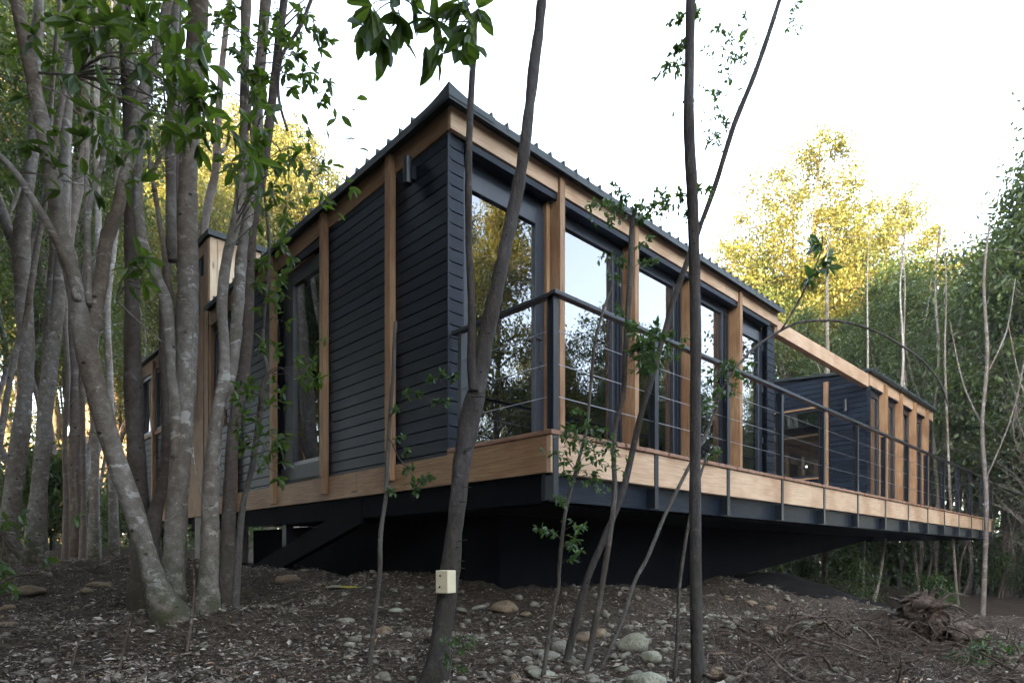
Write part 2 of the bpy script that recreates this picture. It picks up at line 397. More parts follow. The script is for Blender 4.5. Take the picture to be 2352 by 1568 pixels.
# mound of spoil under the tree clump on the left and the heap of roots on the right
def gauss(cx, cy, sx, sy, h): return h * np.exp(-((GX - cx) / sx) ** 2 - ((GY - cy) / sy) ** 2)
c1 = P(430, 1440, 4.6); bumps += gauss(c1.x, c1.y, .75, .7, .16)
c2 = P(2020, 1470, 5.6); bumps += gauss(c2.x, c2.y, 1.05, .5, .36) + gauss(c2.x - .9, c2.y - .5, .5, .35, .16)
GZ2 = GZ + bumps
V = np.stack([GX, GY, GZ2], -1).reshape(-1, 3)
ny, nx = GX.shape
i = np.arange(ny - 1)[:, None]; k = np.arange(nx - 1)[None]
Q = np.stack([i * nx + k, i * nx + k + 1, (i + 1) * nx + k + 1, (i + 1) * nx + k], -1).reshape(-1, 4)
g = link('ground', np_mesh('ground', V, Q), soil, smooth=True); tag(g, kind='structure')
def gsurf(x, y):
    """height of the finished ground sheet"""
    i = np.clip(np.searchsorted(gy, y) - 1, 0, len(gy) - 2); j = np.clip(np.searchsorted(gx, x) - 1, 0, len(gx) - 2)
    fx = (x - gx[j]) / (gx[j + 1] - gx[j]); fy = (y - gy[i]) / (gy[i + 1] - gy[i])
    return (GZ2[i, j] * (1 - fx) * (1 - fy) + GZ2[i, j + 1] * fx * (1 - fy) + GZ2[i + 1, j] * (1 - fx) * fy + GZ2[i + 1, j + 1] * fx * fy)
def pix_ground(px, py, dmin=2.5, dmax=40):
    """where the line of sight through a photo pixel meets the ground"""
    sx = (px - CX) / F_PX; sz = (HY - py) / F_PX
    ds = np.linspace(dmin, dmax, 1500); zz = gsurf(sx * ds, ds)
    below = np.argwhere(sz * ds < zz)
    d = ds[below[0][0]] if len(below) else dmax
    return Vector((sx * d, d, float(gsurf(np.array([sx * d]), np.array([d]))[0])))
exec_parts = True

# ------------------------------------------------------------------ the house (local axes: x along the glazed front, y along the left wall, z from eye level)
HO = (-.5907, 5.768, 0); HR = math.radians(44.1)
house = empty('house', HO, 'long black timber house with glazed front, timber posts and deck cantilevered over the slope', 'house', rz=HR)
DK = .963
def ft(v, u=0): return 4.13 - .025 * v - .004 * u      # fascia top
def fb(v, u=0): return 3.884 - .030 * v - .004 * u      # fascia bottom
BH = .1172; GAP = .013
def boards_left(u, v0, v1, z0, z1f, mb, th=.03, face=-1, slope=True):
    """horizontal boards on a wall in a plane of constant u, outer face at u, z1f(v) = top"""
    z = 3.884 - BH * 40; rs = np.random.RandomState(int(abs(v0) * 100) + 3)
    while z < 6:
        a = max(z, z0); b = z + BH - GAP
        t0 = min(b, z1f(v0)); t1 = min(b, z1f(v1))
        if b > z0 + .01 and max(t0, t1) > a + .004:
            if t1 <= a + .002:   # cut where the raking top passes
                vv = v0 + (v1 - v0) * (z1f(v0) - a) / max(1e-6, (z1f(v0) - z1f(v1))); t1 = a + .001
            else: vv = v1
            j = rs.uniform(0, .003)
            x0, x1 = (u + j, u + th) if face < 0 else (u - th, u - j)
            mb.hexa([(x0, v0, a), (x1, v0, a), (x1, vv, a), (x0, vv, a)], [(x0, v0, t0), (x1, v0, t0), (x1, vv, t1), (x0, vv, t1)])
        z += BH
def boards_front(v, u0, u1, z0, z1, mb, th=.03):
    z = 3.884 - BH * 40; rs = np.random.RandomState(5)
    while z < 6:
        a = max(z, z0); b = min(z + BH - GAP, z1)
        if b > a + .006: j = rs.uniform(0, .003); mb.box(u0, u1, v + j, v + th, a, b)
        z += BH

# left wall
LB = [(.855, .955), (2.255, 2.35), (3.66, 3.755), (5.04, 5.13)]
mb = MB()
spans = [(0.0, LB[0][0]), (LB[0][1], LB[1][0]), (LB[2][1], LB[3][0]), (LB[3][1], 5.55)]
for a, b in spans: boards_left(.012, a, b, .911, lambda v: fb(v) - .004, mb)
boards_left(.012, 5.55, 6.2, .911, lambda v: 2.0, mb)
for a, b in [(LB[1][1], LB[2][0])]:
    mb.box(.05, .075, a, b, .911, 1.14)
mb.build('wall_cladding', blk_v, house)
mb = MB(); boards_front(.012, .045, .205, DK + .004, 3.88, mb); mb.box(.0, .02, -.004, .0115, DK, 3.882)
mb.build('wall_cladding', blk_u, house)
mb = MB(); boards_front(.012, 6.76, 7.03, DK + .004, 3.84, mb); mb.build('wall_cladding', blk_u, house)
mb = MB()   # backing behind the open joints
for a, b in [(0, 2.36), (3.66, 5.55)]: mb.hexa([(.046, a + .046, .905), (.12, a + .046, .905), (.12, b, .905), (.046, b, .905)], [(.046, a + .046, fb(a)), (.12, a + .046, fb(a)), (.12, b, fb(b)), (.046, b, fb(b))])
mb.box(.13, .2, .046, .12, .905, 3.86); mb.box(6.78, 7.0, .046, .12, .905, 3.85); mb.box(.046, .12, 5.55, 6.2, .905, 2.05)
mb.build('wall_backing', under, house)
# battens over the left wall
for k, (a, b) in enumerate(LB):
    mb = MB(); bot = [.74, .70, .665, .65][k]
    zt = ft((a + b) / 2) - .07
    mb.box(-.062, .010, a, b, bot, zt, .004); mb.build('batten', wood_z, house)
# fascias and bottom beams
mb = MB()
mb.hexa([(0, 0, fb(0)), (.05, 0, fb(0)), (.05, 6.2, fb(6.2)), (0, 6.2, fb(6.2))], [(0, 0, ft(0)), (.05, 0, ft(0)), (.05, 6.2, ft(6.2)), (0, 6.2, ft(6.2))])
mb.build('fascia', wood_v, house)
mb = MB(); xs = [(-.0, 2.63), (2.633, 5.2), (5.203, 7.03)]
for a, b in xs:
    mb.hexa([(a, -.045, fb(0, a)), (b, -.045, fb(0, b)), (b, -.001, fb(0, b)), (a, -.001, fb(0, a))], [(a, -.045, ft(0, a)), (b, -.045, ft(0, b)), (b, -.001, ft(0, b)), (a, -.001, ft(0, a))])
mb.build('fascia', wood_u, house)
mb = MB()   # long bottom beam along the left side, running out to the deck corner
for a, b in [(-1.235, 1.6), (1.603, 4.9), (4.903, 7.1)]: mb.box(-.006, .045, a, b, .634, .905 if a > 0 or b < 0 else .905)
mb.box(-.006, .045, -1.235, -.002, .907, .921)
mb.build('bottom_beam', wood_v, house)
# window in the left wall
def window(parent, axis_, c, a0, a1, z0, z1, fw=.06, name='window', mat=alu, depth=.06, mull=(), label=None):
    """frame and glass; axis_ 'v' = wall of constant u at c, 'u' = wall of constant v at c"""
    f = MB()
    def bx(p0, p1, q0, q1, dep=depth, c0=None):
        cc = c if c0 is None else c0
        if axis_ == 'v': f.box(cc, cc + dep, p0, p1, q0, q1, .003)
        else: f.box(p0, p1, cc, cc + dep, q0, q1, .003)
    fwl = fw if isinstance(fw, tuple) else (fw, fw, fw, fw)   # left, right, bottom, top
    bx(a0, a0 + fwl[0], z0, z1); bx(a1 - fwl[1], a1, z0, z1); bx(a0 + fwl[0] + .001, a1 - fwl[1] - .001, z0, z0 + fwl[2]); bx(a0 + fwl[0] + .001, a1 - fwl[1] - .001, z1 - fwl[3], z1)
    for m_ in mull: bx(m_ - .03, m_ + .03, z0 + fwl[2] + .001, z1 - fwl[3] - .001)
    o = f.build(name, mat, parent)
    if label: o['label'] = label
    gmb = MB(); gc = c + depth * .55
    if axis_ == 'v': gmb.box(gc, gc + .006, a0 + fwl[0] - .004, a1 - fwl[1] + .004, z0 + fwl[2] - .004, z1 - fwl[3] + .004)
    else: gmb.box(a0 + fwl[0] - .004, a1 - fwl[1] + .004, gc, gc + .006, z0 + fwl[2] - .004, z1 - fwl[3] + .004)
    gmb.build('pane', glass, o)
    return o
window(house, 'v', .085, LB[1][1], LB[2][0], 1.14, 3.70, (.07, .30, .06, .19))
mb = MB(); mb.hexa([(.012, 2.352, 3.70), (.145, 2.352, 3.70), (.145, 3.658, 3.70), (.012, 3.658, 3.70)], [(.012, 2.352, fb(2.352) - .002), (.145, 2.352, fb(2.352) - .002), (.145, 3.658, fb(3.658) - .002), (.012, 3.658, fb(3.658) - .002)]); mb.build('lintel', blk_v, house)
window(house, 'v', .05, 5.60, 6.15, 2.05, 3.60)
mb = MB(); mb.box(-.01, .05, 5.55, 5.598, 2.0, 3.69); mb.box(-.01, .05, 6.152, 6.2, 2.0, 3.69); mb.box(-.01, .05, 5.6, 6.15, 2.0, 2.048); mb.build('window_trim', wood_z, house)
# wall lamp on the left wall by the corner
def wall_lamp(parent, u, v, z, face='v', s=1.0):
    l = MB()
    pts = 14
    if face == 'v':
        l.tube([(u - .085, v, z - .15 * s), (u - .085, v, z + .15 * s)], [.05 * s, .05 * s], 16)
        l.box(u - .05, u - .001, v - .03, v + .03, z - .07, z + .07, .004)
    else:
        l.tube([(u, v - .085, z - .15 * s), (u, v - .085, z + .15 * s)], [.05 * s, .05 * s], 16)
        l.box(u - .03, u + .03, v - .05, v - .001, z - .07, z + .07, .004)
    return l.build('wall_lamp', steel, parent)
wall_lamp(house, .012, .53, 3.71, 'v', .85)
# front posts
PU = [1.505, 2.885, 4.265, 5.64]
for pu in PU:
    mb = MB(); mb.box(pu - .041, pu + .041, -.080, .14, DK + .002, ft(0, pu) - .075, .004); mb.build('post', wood_z, house)
# slate-coloured trim and recessed soffit over the front glazing
mb = MB(); ed = [.205] + PU + [6.76]
for k in range(5):
    a = ed[k] + (.042 if k else 0); b = ed[k + 1] - (.042 if k < 4 else 0)
    mb.box(a, b, -.035, .0, 3.80 - .004 * a, 3.86 - .004 * a); mb.box(a, b, .0, .12, 3.815 - .004 * a, 3.84 - .004 * a)
mb.build('lintel', blk_u, house)
# doors and sliding panes along the front
def door(a, b, handle_side, name='door'):
    o = window(house, 'u', .10, a, b, DK + .01, 3.70, (.15, .13, .10, .17), name)
    h = MB(); hu = b - .06 if handle_side > 0 else a + .06
    h.tube([(hu, .095, 2.28), (hu, .075, 2.30), (hu - .11 * handle_side, .07, 2.30)], [.011, .011, .010], 8); h.box(hu - .016, hu + .016, .088, .099, 1.98, 2.42, .003)
    h.tube([(hu, .1, 2.06), (hu, .07, 2.06)], [.014, .014], 8)
    h.build('handle', steel, o)
    hs = a + .02 if handle_side > 0 else b - .02
    for z in (1.25, 1.9, 2.75, 3.45): hh = MB(); hh.tube([(hs, .088, z - .05), (hs, .088, z + .05)], [.014, .014], 8); hh.build('hinge', steel, o)
    return o
door(.206, 1.40, 1)
mb = MB(); mb.box(1.402, 1.455, .06, .16, DK + .01, 3.80); mb.build('door_jamb', wood_z, house)
for k in range(3):
    a = PU[k] + .042; b = PU[k + 1] - .042
    window(house, 'u', .11, a, b - .0, DK + .01, 3.80, (.03, .20, .05, .13))
    mb = MB(); mb.box(b - .15, b - .135, .085, .109, DK + .02, 3.66); mb.box(b - .08, b - .065, .085, .109, DK + .02, 3.66); mb.build('frame_rib', alu, house)
door(5.69, 6.755, -1)
mb = MB(); mb.box(.206, 6.755, .12, .17, 3.702, 3.83); mb.build('door_head', alu, house)
# shell: floor, ceiling, rear walls
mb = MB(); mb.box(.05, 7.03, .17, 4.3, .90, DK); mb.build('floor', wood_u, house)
mb = MB(); mb.hexa([(.05, .17, 3.78), (7.0, .17, 3.76), (7.0, 4.3, 3.64), (.05, 4.3, 3.65)], [(.05, .17, 3.84), (7.0, .17, 3.82), (7.0, 4.3, 3.70), (.05, 4.3, 3.71)]); mb.build('ceiling', wood_v, house)
mb = MB(); mb.box(.13, 3.0, 2.3, 2.36, DK, 3.72); mb.box(6.95, 7.0, .2, 1.3, DK, 3.72); mb.box(.13, .16, .13, 6.2, DK, 3.5); mb.build('inner_wall', interior, house)
mb = MB()
for uu in (3.1, 4.4, 5.7, 6.9): mb.box(uu - .05, uu + .05, 4.22, 4.34, DK, 3.66)
mb.box(3.0, 6.95, 4.22, 4.34, 3.45, 3.66); mb.build('rear_post', wood_z, house)
mb = MB(); mb.box(7.0, 7.03, .13, 1.3, .9, 3.8); mb.build('side_wall', blk_v, house)
# curtain behind the left window and in the first room
mb = MB(); n_ = 60
for c_, (a, b) in enumerate([(2.45, 3.3)]):
    pts = [(0.30 + .02 * math.sin(k * 1.9), a + (b - a) * k / n_) for k in range(n_ + 1)]
    Vv = [(x, y, z) for z in (1.15, 3.6) for x, y in pts]
    mb.add(Vv, [(k, k + 1, n_ + 2 + k, n_ + 1 + k) for k in range(n_)])
mb.build('curtain', interior, house, smooth=True)

# roof: profiled metal sheet with raised ribs showing along both eaves, tip turned up at the corner
mb = MB()
rt = lambda u, v: 4.12 - .025 * v - .004 * u
def roof_sheet(mb, u0, u1, v0, v1, f, th=.028):
    mb.hexa([(u0, v0, f(u0, v0) - th), (u1, v0, f(u1, v0) - th), (u1, v1, f(u1, v1) - th), (u0, v1, f(u0, v1) - th)],
            [(u0, v0, f(u0, v0)), (u1, v0, f(u1, v0)), (u1, v1, f(u1, v1)), (u0, v1, f(u0, v1))])
roof_sheet(mb, -.10, 3.1, -.15, 6.2, rt); roof_sheet(mb, 3.1, 7.05, -.15, 4.45, rt)
mb2 = MB()   # drip edges
mb2.hexa([(-.105, -.155, 4.05), (7.05, -.155, 4.02), (7.05, -.15, 4.02), (-.105, -.15, 4.05)], [(-.105, -.155, 4.126), (7.05, -.155, 4.097), (7.05, -.15, 4.097), (-.105, -.15, 4.126)])
mb2.hexa([(-.105, -.15, 4.05), (-.10, -.15, 4.05), (-.10, 6.2, 3.895), (-.105, 6.2, 3.895)], [(-.105, -.15, 4.126), (-.10, -.15, 4.126), (-.10, 6.2, 3.971), (-.105, 6.2, 3.971)])
roof = mb.build('roof', metal_roof, house)
mb2.build('drip_edge', metal_roof, roof)
mb = MB()
for k in range(33):
    u = .41 + k * .207; z = rt(u, -.15)
    s = .012
    for (w0, w1, h) in ((.020, .007, .046),):
        mb.hexa([(u - w0, -.158, z - .03), (u + w0, -.158, z - .03), (u + w0, .5, z + .002), (u - w0, .5, z + .002)], [(u - w1, -.158, z + h), (u + w1, -.158, z + h), (u + w1, .5, z + h - .01), (u - w1, .5, z + h - .01)])
for k in range(28):
    v = .42 + k * .205; z = rt(-.1, v)
    w0 = .022; w1 = .008; h = .05
    mb.hexa([(-.108, v - w0, z - .03), (.5, v - w0, z), (.5, v + w0, z), (-.108, v + w0, z - .03)], [(-.108, v - w1, z + h), (.5, v - w1, z + h - .01), (.5, v + w1, z + h - .01), (-.108, v + w1, z + h)])
mb.build('roof_rib', metal_roof, roof)
mb = MB()   # curled corner tip
ng = 12; Vv = []
for j in range(ng + 1):
    for i_ in range(ng + 1):
        u = -.112 + (.56) * i_ / ng; v = -.162 + .56 * j / ng
        du = (u + .112) / .45; dv = (v + .162) / .45
        t = max(0, 1 - (du + dv)); Vv.append((u, v, rt(u, v) + .006 + .06 * t ** 2.2))
W_ = ng + 1
Qq = [(j * W_ + i_, j * W_ + i_ + 1, (j + 1) * W_ + i_ + 1, (j + 1) * W_ + i_) for j in range(ng) for i_ in range(ng)]
# skirts
base = len(Vv)
for i_ in range(W_): u, v, z = Vv[i_]; Vv.append((u, v, rt(u, v) - .05))
for j in range(W_): u, v, z = Vv[j * W_]; Vv.append((u, v, rt(u, v) - .05))
Qq += [(base + i_, base + i_ + 1, i_ + 1, i_) for i_ in range(ng)] + [(j * W_, (j + 1) * W_, base + W_ + j + 1, base + W_ + j) for j in range(ng)]
mb.add(Vv, Qq); mb.build('corner_flashing', metal_roof, roof, smooth=False)

# timber tower rising behind the left end
tw = MB()
for k in range(13): tw.box(.0 + k * .145, .0 + k * .145 + .139, 6.205, 6.235, 3.75, 5.16)
for k in range(10): tw.box(.0 + k * .145 + .122, .0 + k * .145 + .150, 6.19, 6.204, 3.75, 5.15)
tower = tw.build('tower', pale_z, house); tower['label'] = 'tall pale vertical-board tower rising behind the left wall'
tw = MB(); tw.box(-.02, .03, 6.24, 6.42, .68, 5.14); tw.box(-.03, .02, 6.44, 6.56, .68, 4.6); tw.box(-.01, .03, 6.42, 7.6, 2.2, 3.6)
for k in range(8): tw.box(-.01, .02, 6.58 + k * .145, 6.58 + k * .145 + .14, .68, 4.0)
tw.box(-.012, .03, 6.42, 7.7, 4.95, 5.14); tw.box(-.012, .03, 7.6, 7.75, 4.0, 5.14)
tw.build('tower_side', wood_z, tower)
tw = MB(); tw.box(.03, 1.9, 6.25, 7.75, .7, 5.12); tw.build('tower_core', interior, tower)
tw = MB(); tw.box(-.05, 1.95, 6.15, 7.8, 5.165, 5.235, .006); tw.box(-.045, 1.94, 6.155, 7.79, 5.237, 5.26); tw.build('parapet_cap', metal_roof, tower)
window(tower, 'v', -.005, 6.60, 7.55, 4.05, 4.93)
# low wing further back on the left
lw = MB()
z1 = lambda v: 3.66 - .01 * (v - 7)
boards_left(.012, 7.7, 8.5, .911, z1, lw); boards_left(.012, 8.5, 10.3, .911, lambda v: 2.35, lw)
wing = lw.build('rear_wing', blk_v, house)
lw = MB(); lw.box(0, .05, 7.7, 10.3, 3.64, 3.89); lw.build('fascia', wood_v, wing); lw = MB(); lw.box(-.006, .045, 7.1, 10.3, .634, .905); lw.build('bottom_beam', wood_v, wing); lw = MB(); lw.box(-.02, .03, 8.5, 10.3, 2.35, 2.41); lw.build('window_trim', wood_v, wing)
lw = MB(); 
for vv in (8.45, 9.25, 10.2): lw = MB(); lw.box(-.06, .01, vv, vv + .1, .68, 3.8); lw.build('post', wood_z, wing)
lw = MB(); lw.box(.05, 3, 7.8, 10.28, .65, 3.6); lw.build('wing_core', interior, wing)
lw = MB(); lw.box(-.08, 3.1, 7.65, 10.4, 3.9, 3.93); lw.build('wing_roof', metal_roof, wing)
window(wing, 'v', -.004, 8.56, 9.24, 2.42, 3.6); window(wing, 'v', -.004, 9.36, 10.19, 2.42, 3.6)

# second volume beyond the open court
U2 = 11.80; U3 = 17.5; T2 = 4.03; B2 = 3.775
sv = MB()
t2 = lambda v: 4.02 + .085 * v
boards_left(U2, 0.0, .92, .905, t2, sv); boards_left(U2, .92, 2.55, .905, lambda v: 1.80, sv)
boards_left(U2, .92, 2.55, 3.42, t2, sv); boards_left(U2, 2.55, 4.0, .905, t2, sv)
second = sv.build('second_volume', blk_v, house); second['label'] = 'second black timber volume at the far end of the deck'
sv = MB(); boards_front(.0, U2, U2 + .28, DK, B2, sv); sv.build('front_cladding', blk_u, second); sv = MB(); boards_front(0, U3 - .75, U3, DK, B2, sv); sv.build('front_cladding', blk_u, second)
sv = MB(); sv.box(U2 + .12, U3, -.03, .0, B2, T2); sv.build('fascia', wood_u, second)
sv = MB(); sv.box(U2 - .03, U2 + .118, -.03, -.001, B2 - .02, T2); sv.build('fascia_end', wood_z, second)
PV = [12.95, 13.9, 14.85, 15.8]
PV = [12.95, 14.2, 15.45, 16.7]
for pu in PV: sv = MB(); sv.box(pu - .05, pu + .05, -.10, .12, DK, T2 - .06, .004); sv.build('post', wood_z, second)
ed = [U2 + .28] + PV + [U3 - .75]
for k in range(4):
    window(second, 'u', .06, ed[k] + (.05 if k else 0), ed[k + 1] - .05, DK + .01, B2 - .03, (.05, .12, .06, .14))
sv = MB()
for k in range(4): sv.box(ed[k] + (.05 if k else 0), ed[k + 1] - .05, -.02, .06, B2 - .03, B2 - .003)
sv.build('lintel', blk_u, second)
sv = MB(); sv.box(U2 - .02, U2 + .06, .92, 2.55, 1.76, 1.80); sv.box(U2 - .02, U2 + .06, .92, 2.55, 3.42, 3.46); sv.box(U2 - .02, U2 + .06, .92, .96, 1.8, 3.42); sv.build('window_trim', wood_v, second)
sv = MB(); sv.box(U2 - .055, U2 - .002, .80, .90, .905, 3.98, .003); sv.build('batten', wood_z, second)
window(second, 'v', U2 + .02, .965, 2.54, 1.805, 3.415, .05)
wall_lamp(second, U2, .42, 3.36, 'v', .9)
sv = MB(); sv.hexa([(U2 - .06, -.12, T2 + .005), (U3 + .05, -.12, T2), (U3 + .05, 4, T2 + .34), (U2 - .06, 4, T2 + .345)], [(U2 - .06, -.12, T2 + .06), (U3 + .05, -.12, T2 + .055), (U3 + .05, 4, T2 + .395), (U2 - .06, 4, T2 + .40)])
for k in range(28): u = U2 + .1 + k * .207; sv.hexa([(u - .026, -.127, T2 + .03), (u + .026, -.127, T2 + .03), (u + .026, .5, T2 + .1), (u - .026, .5, T2 + .1)], [(u - .009, -.127, T2 + .11), (u + .009, -.127, T2 + .11), (u + .009, .5, T2 + .14), (u - .009, .5, T2 + .14)])
sv.build('roof', metal_roof, second)
sv = MB(); sv.box(U2 + .2, U3 - .05, 1.9, 1.95, DK, 3.8); sv.build('inner_wall', interior, second)
sv = MB(); sv.box(U2 + .04, U3 - .03, .15, 4.0, DK - .06, DK - .001); sv.box(U2 + .04, U3 - .03, .13, 4.0, 3.8, 3.84); sv.box(U3 - .04, U3 - .005, .04, 4.0, DK - .05, 4.0); sv.box(U2 + .04, U3 - .04, 3.95, 4.0, DK, 3.8); sv.build('core', interior, second)
sv = MB(); sv.tube([(13.2, 1.0, 4.1), (13.2, 1.0, 4.42)], [.09, .09], 14); sv.tube([(13.2, 1.0, 4.42), (13.2, 1.0, 4.5)], [.13, .13], 14); sv.build('flue', white_metal, second)
# beam bridging the court
mb = MB(); mb.hexa([(7.032, -.045, 3.715), (U2 - .035, -.045, 3.70), (U2 - .035, .08, 3.70), (7.032, .08, 3.715)], [(7.032, -.045, 3.945), (U2 - .035, -.045, 3.98), (U2 - .035, .08, 3.98), (7.032, .08, 3.945)]); mb.build('beam', wood_u, house)
# pale court wing seen through the front glazing
pw = MB()
for k in range(30): pw.box(8.55, 8.58, 4.6 + k * .145, 4.6 + k * .145 + .139, 2.95, 4.1)
for k in range(30): pw.box(8.53, 8.549, 4.6 + k * .145 + .118, 4.6 + k * .145 + .16, 2.95, 4.09)
pw.box(8.55, 8.58, 4.6, 8.95, 2.78, 2.94)
for vv in (4.6, 5.6, 6.6, 7.6, 8.75): pw.box(8.54, 8.58, vv, vv + .2, .9, 2.78)
court = pw.build('court_wing', pale_z, house); court['label'] = 'pale vertical-board wing across the court, seen through the glazing'
pw = MB(); pw.box(8.581, 11.2, 4.58, 9.0, .9, 4.08); pw.build('core', interior, court)
pw = MB(); pw.box(8.45, 11.3, 4.5, 9.1, 4.11, 4.17); pw.build('court_roof', metal_roof, court)
for vv in (4.82, 5.82, 6.82): window(court, 'v', 8.545, vv, vv + .76, .95, 2.76)

# deck
dk = MB(); k = 0; u = -.012
rs = np.random.RandomState(4)
while u < 18.1:
    wv = .138; j = rs.uniform(-.012, .006); zt = DK + rs.uniform(-.003, .003)
    dk.box(u, u + wv - .007, -1.300 + j, -.006, DK - .036, zt, .004)
    u += wv
deck = dk.build('deck', deck_m, house)
dk = MB()
for a, b in [(.0, 2.92), (2.923, 5.75), (5.753, 8.5), (8.503, 11.3), (11.303, 14.1), (14.103, 18.1)]: dk.box(a, b, -1.278, -1.236, .634, .923)
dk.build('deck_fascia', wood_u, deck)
dk = MB(); dk.box(18.06, 18.1, -1.235, 0, .634, .92); dk.build('deck_fascia', wood_v, deck)
dk = MB(); dk.box(.03, 18.05, -1.20, -1.15, .42, .632); dk.build('rim_joist', blk_u, deck)
dk = MB(); dk.box(.03, .08, -1.148, 7.2, .40, .632); dk.build('rim_joist', under, deck)
dk = MB(); dk.box(.1, 18.0, -1.13, 4, .395, .42)
for k in range(46): dk.box(.5 + k * .38, .545 + k * .38, -1.148, 0, .44, .62)
dk.build('underfloor', under, deck)
dk = MB()
for i_ in range(14):
    for j_ in range(3):
        pass
# railing
rl = MB()
rl.box(-.0, 18.22, -1.325, -1.262, 2.0, 2.035, .004)
rl.box(.012, .075, -1.261, -.03, 2.0, 2.035, .004)
rail = rl.build('railing', steel, house)
for k in range(14):
    u = .05 + k * 1.399; u = min(u, 18.18)
    rl = MB(); rl.box(u - .03, u + .03, -1.289, -1.281, .425, 2.0); rl.box(u - .006, u + .006, -1.281, -1.21, .975, 2.0); rl.box(u - .03, u + .03, -1.225, -1.2175, .975, 2.0)
    rl.box(u - .03, u + .03, -1.281, -1.202, .425, .61)
    rl.build('post', steel, rail)
rl = MB(); rl.box(.03, .08, -.16, -.11, .975, 2.0); rl.build('post', steel, rail)
rl = MB()
for z in (1.235, 1.49, 1.75):
    rl.tube([(.05, -1.257, z), (18.2, -1.257, z)], [.0032, .0032], 6)
    rl.tube([(.052, -1.25, z), (.052, -.13, z)], [.0032, .0032], 6)
rl.build('cable', cable_m, rail)
rl = MB(); rl.box(18.17, 18.22, -1.26, -.03, 2.0, 2.035); rl.build('end_rail', steel, rail)

# what carries it: black braced base, strut, concrete foot
bs = MB()
def prism(mb, poly, v0, v1):
    n = len(poly); V = [(u, v0, z) for u, z in poly] + [(u, v1, z) for u, z in poly]
    c0 = 2 * n; V += [(sum(p[0] for p in poly) / n, v0, sum(p[1] for p in poly) / n), (sum(p[0] for p in poly) / n, v1, sum(p[1] for p in poly) / n)]
    mb.add(V, [(i, (i + 1) % n, n + (i + 1) % n, n + i) for i in range(n)], [((i + 1) % n, i, c0) for i in range(n)] + [(n + i, n + (i + 1) % n, c0 + 1) for i in range(n)])
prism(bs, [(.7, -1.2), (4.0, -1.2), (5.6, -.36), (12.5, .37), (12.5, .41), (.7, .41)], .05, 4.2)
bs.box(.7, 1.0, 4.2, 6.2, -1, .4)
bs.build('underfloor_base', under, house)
bs = MB()
a = Vector((.02, 1.55, .60)); b = Vector((.02, 4.75, -.22)); dz = Vector((0, 0, -.26))
bs.hexa([b + dz, b + dz + Vector((.1, 0, 0)), a + dz + Vector((.1, 0, 0)), a + dz], [b, b + Vector((.1, 0, 0)), a + Vector((.1, 0, 0)), a])
bs.build('strut', under, house)
bs = MB(); bs.box(.1, .2, 3.6, 3.72, -.4, .4); bs.build('stub_post', blk_z, house)
bs = MB(); bs.box(.02, .5, 5.9, 7.0, -.9, .632); bs.build('foundation', conc, house)
# bed in the first room
bed = empty('bed', Vector((HO[0] + 1.02 * math.cos(HR) - 1.25 * math.sin(HR), HO[1] + 1.02 * math.sin(HR) + 1.25 * math.cos(HR), DK)), 'bed with white cover on dark base behind the first glass door', 'bed', rz=HR)
q = MB(); q.box(-.78, .5, -.9, .95, .28, .66, .08); q.build('mattress', white_m, bed)
q = MB(); q.box(-.82, .54, -.95, 1.0, .0, .279, .02); q.build('base', darkfab, bed)

# ------------------------------------------------------------------ trees: near ones traced as stems, leaves in sprays
def stem_pts(trace, d0, d1=None):
    """trace [(px, py, width px)], depth runs from d0 at the first point to d1 at the last"""
    if d1 is None: d1 = d0
    ys = [t[1] for t in trace]; span = (ys[0] - ys[-1]) or 1
    out = []; rad = []
    for px, py, wd in trace:
        t = (ys[0] - py) / span; d = d0 + (d1 - d0) * t
        out.append(P(px, py, d)); rad.append(wd * .5 * d / F_PX)
    return out, rad

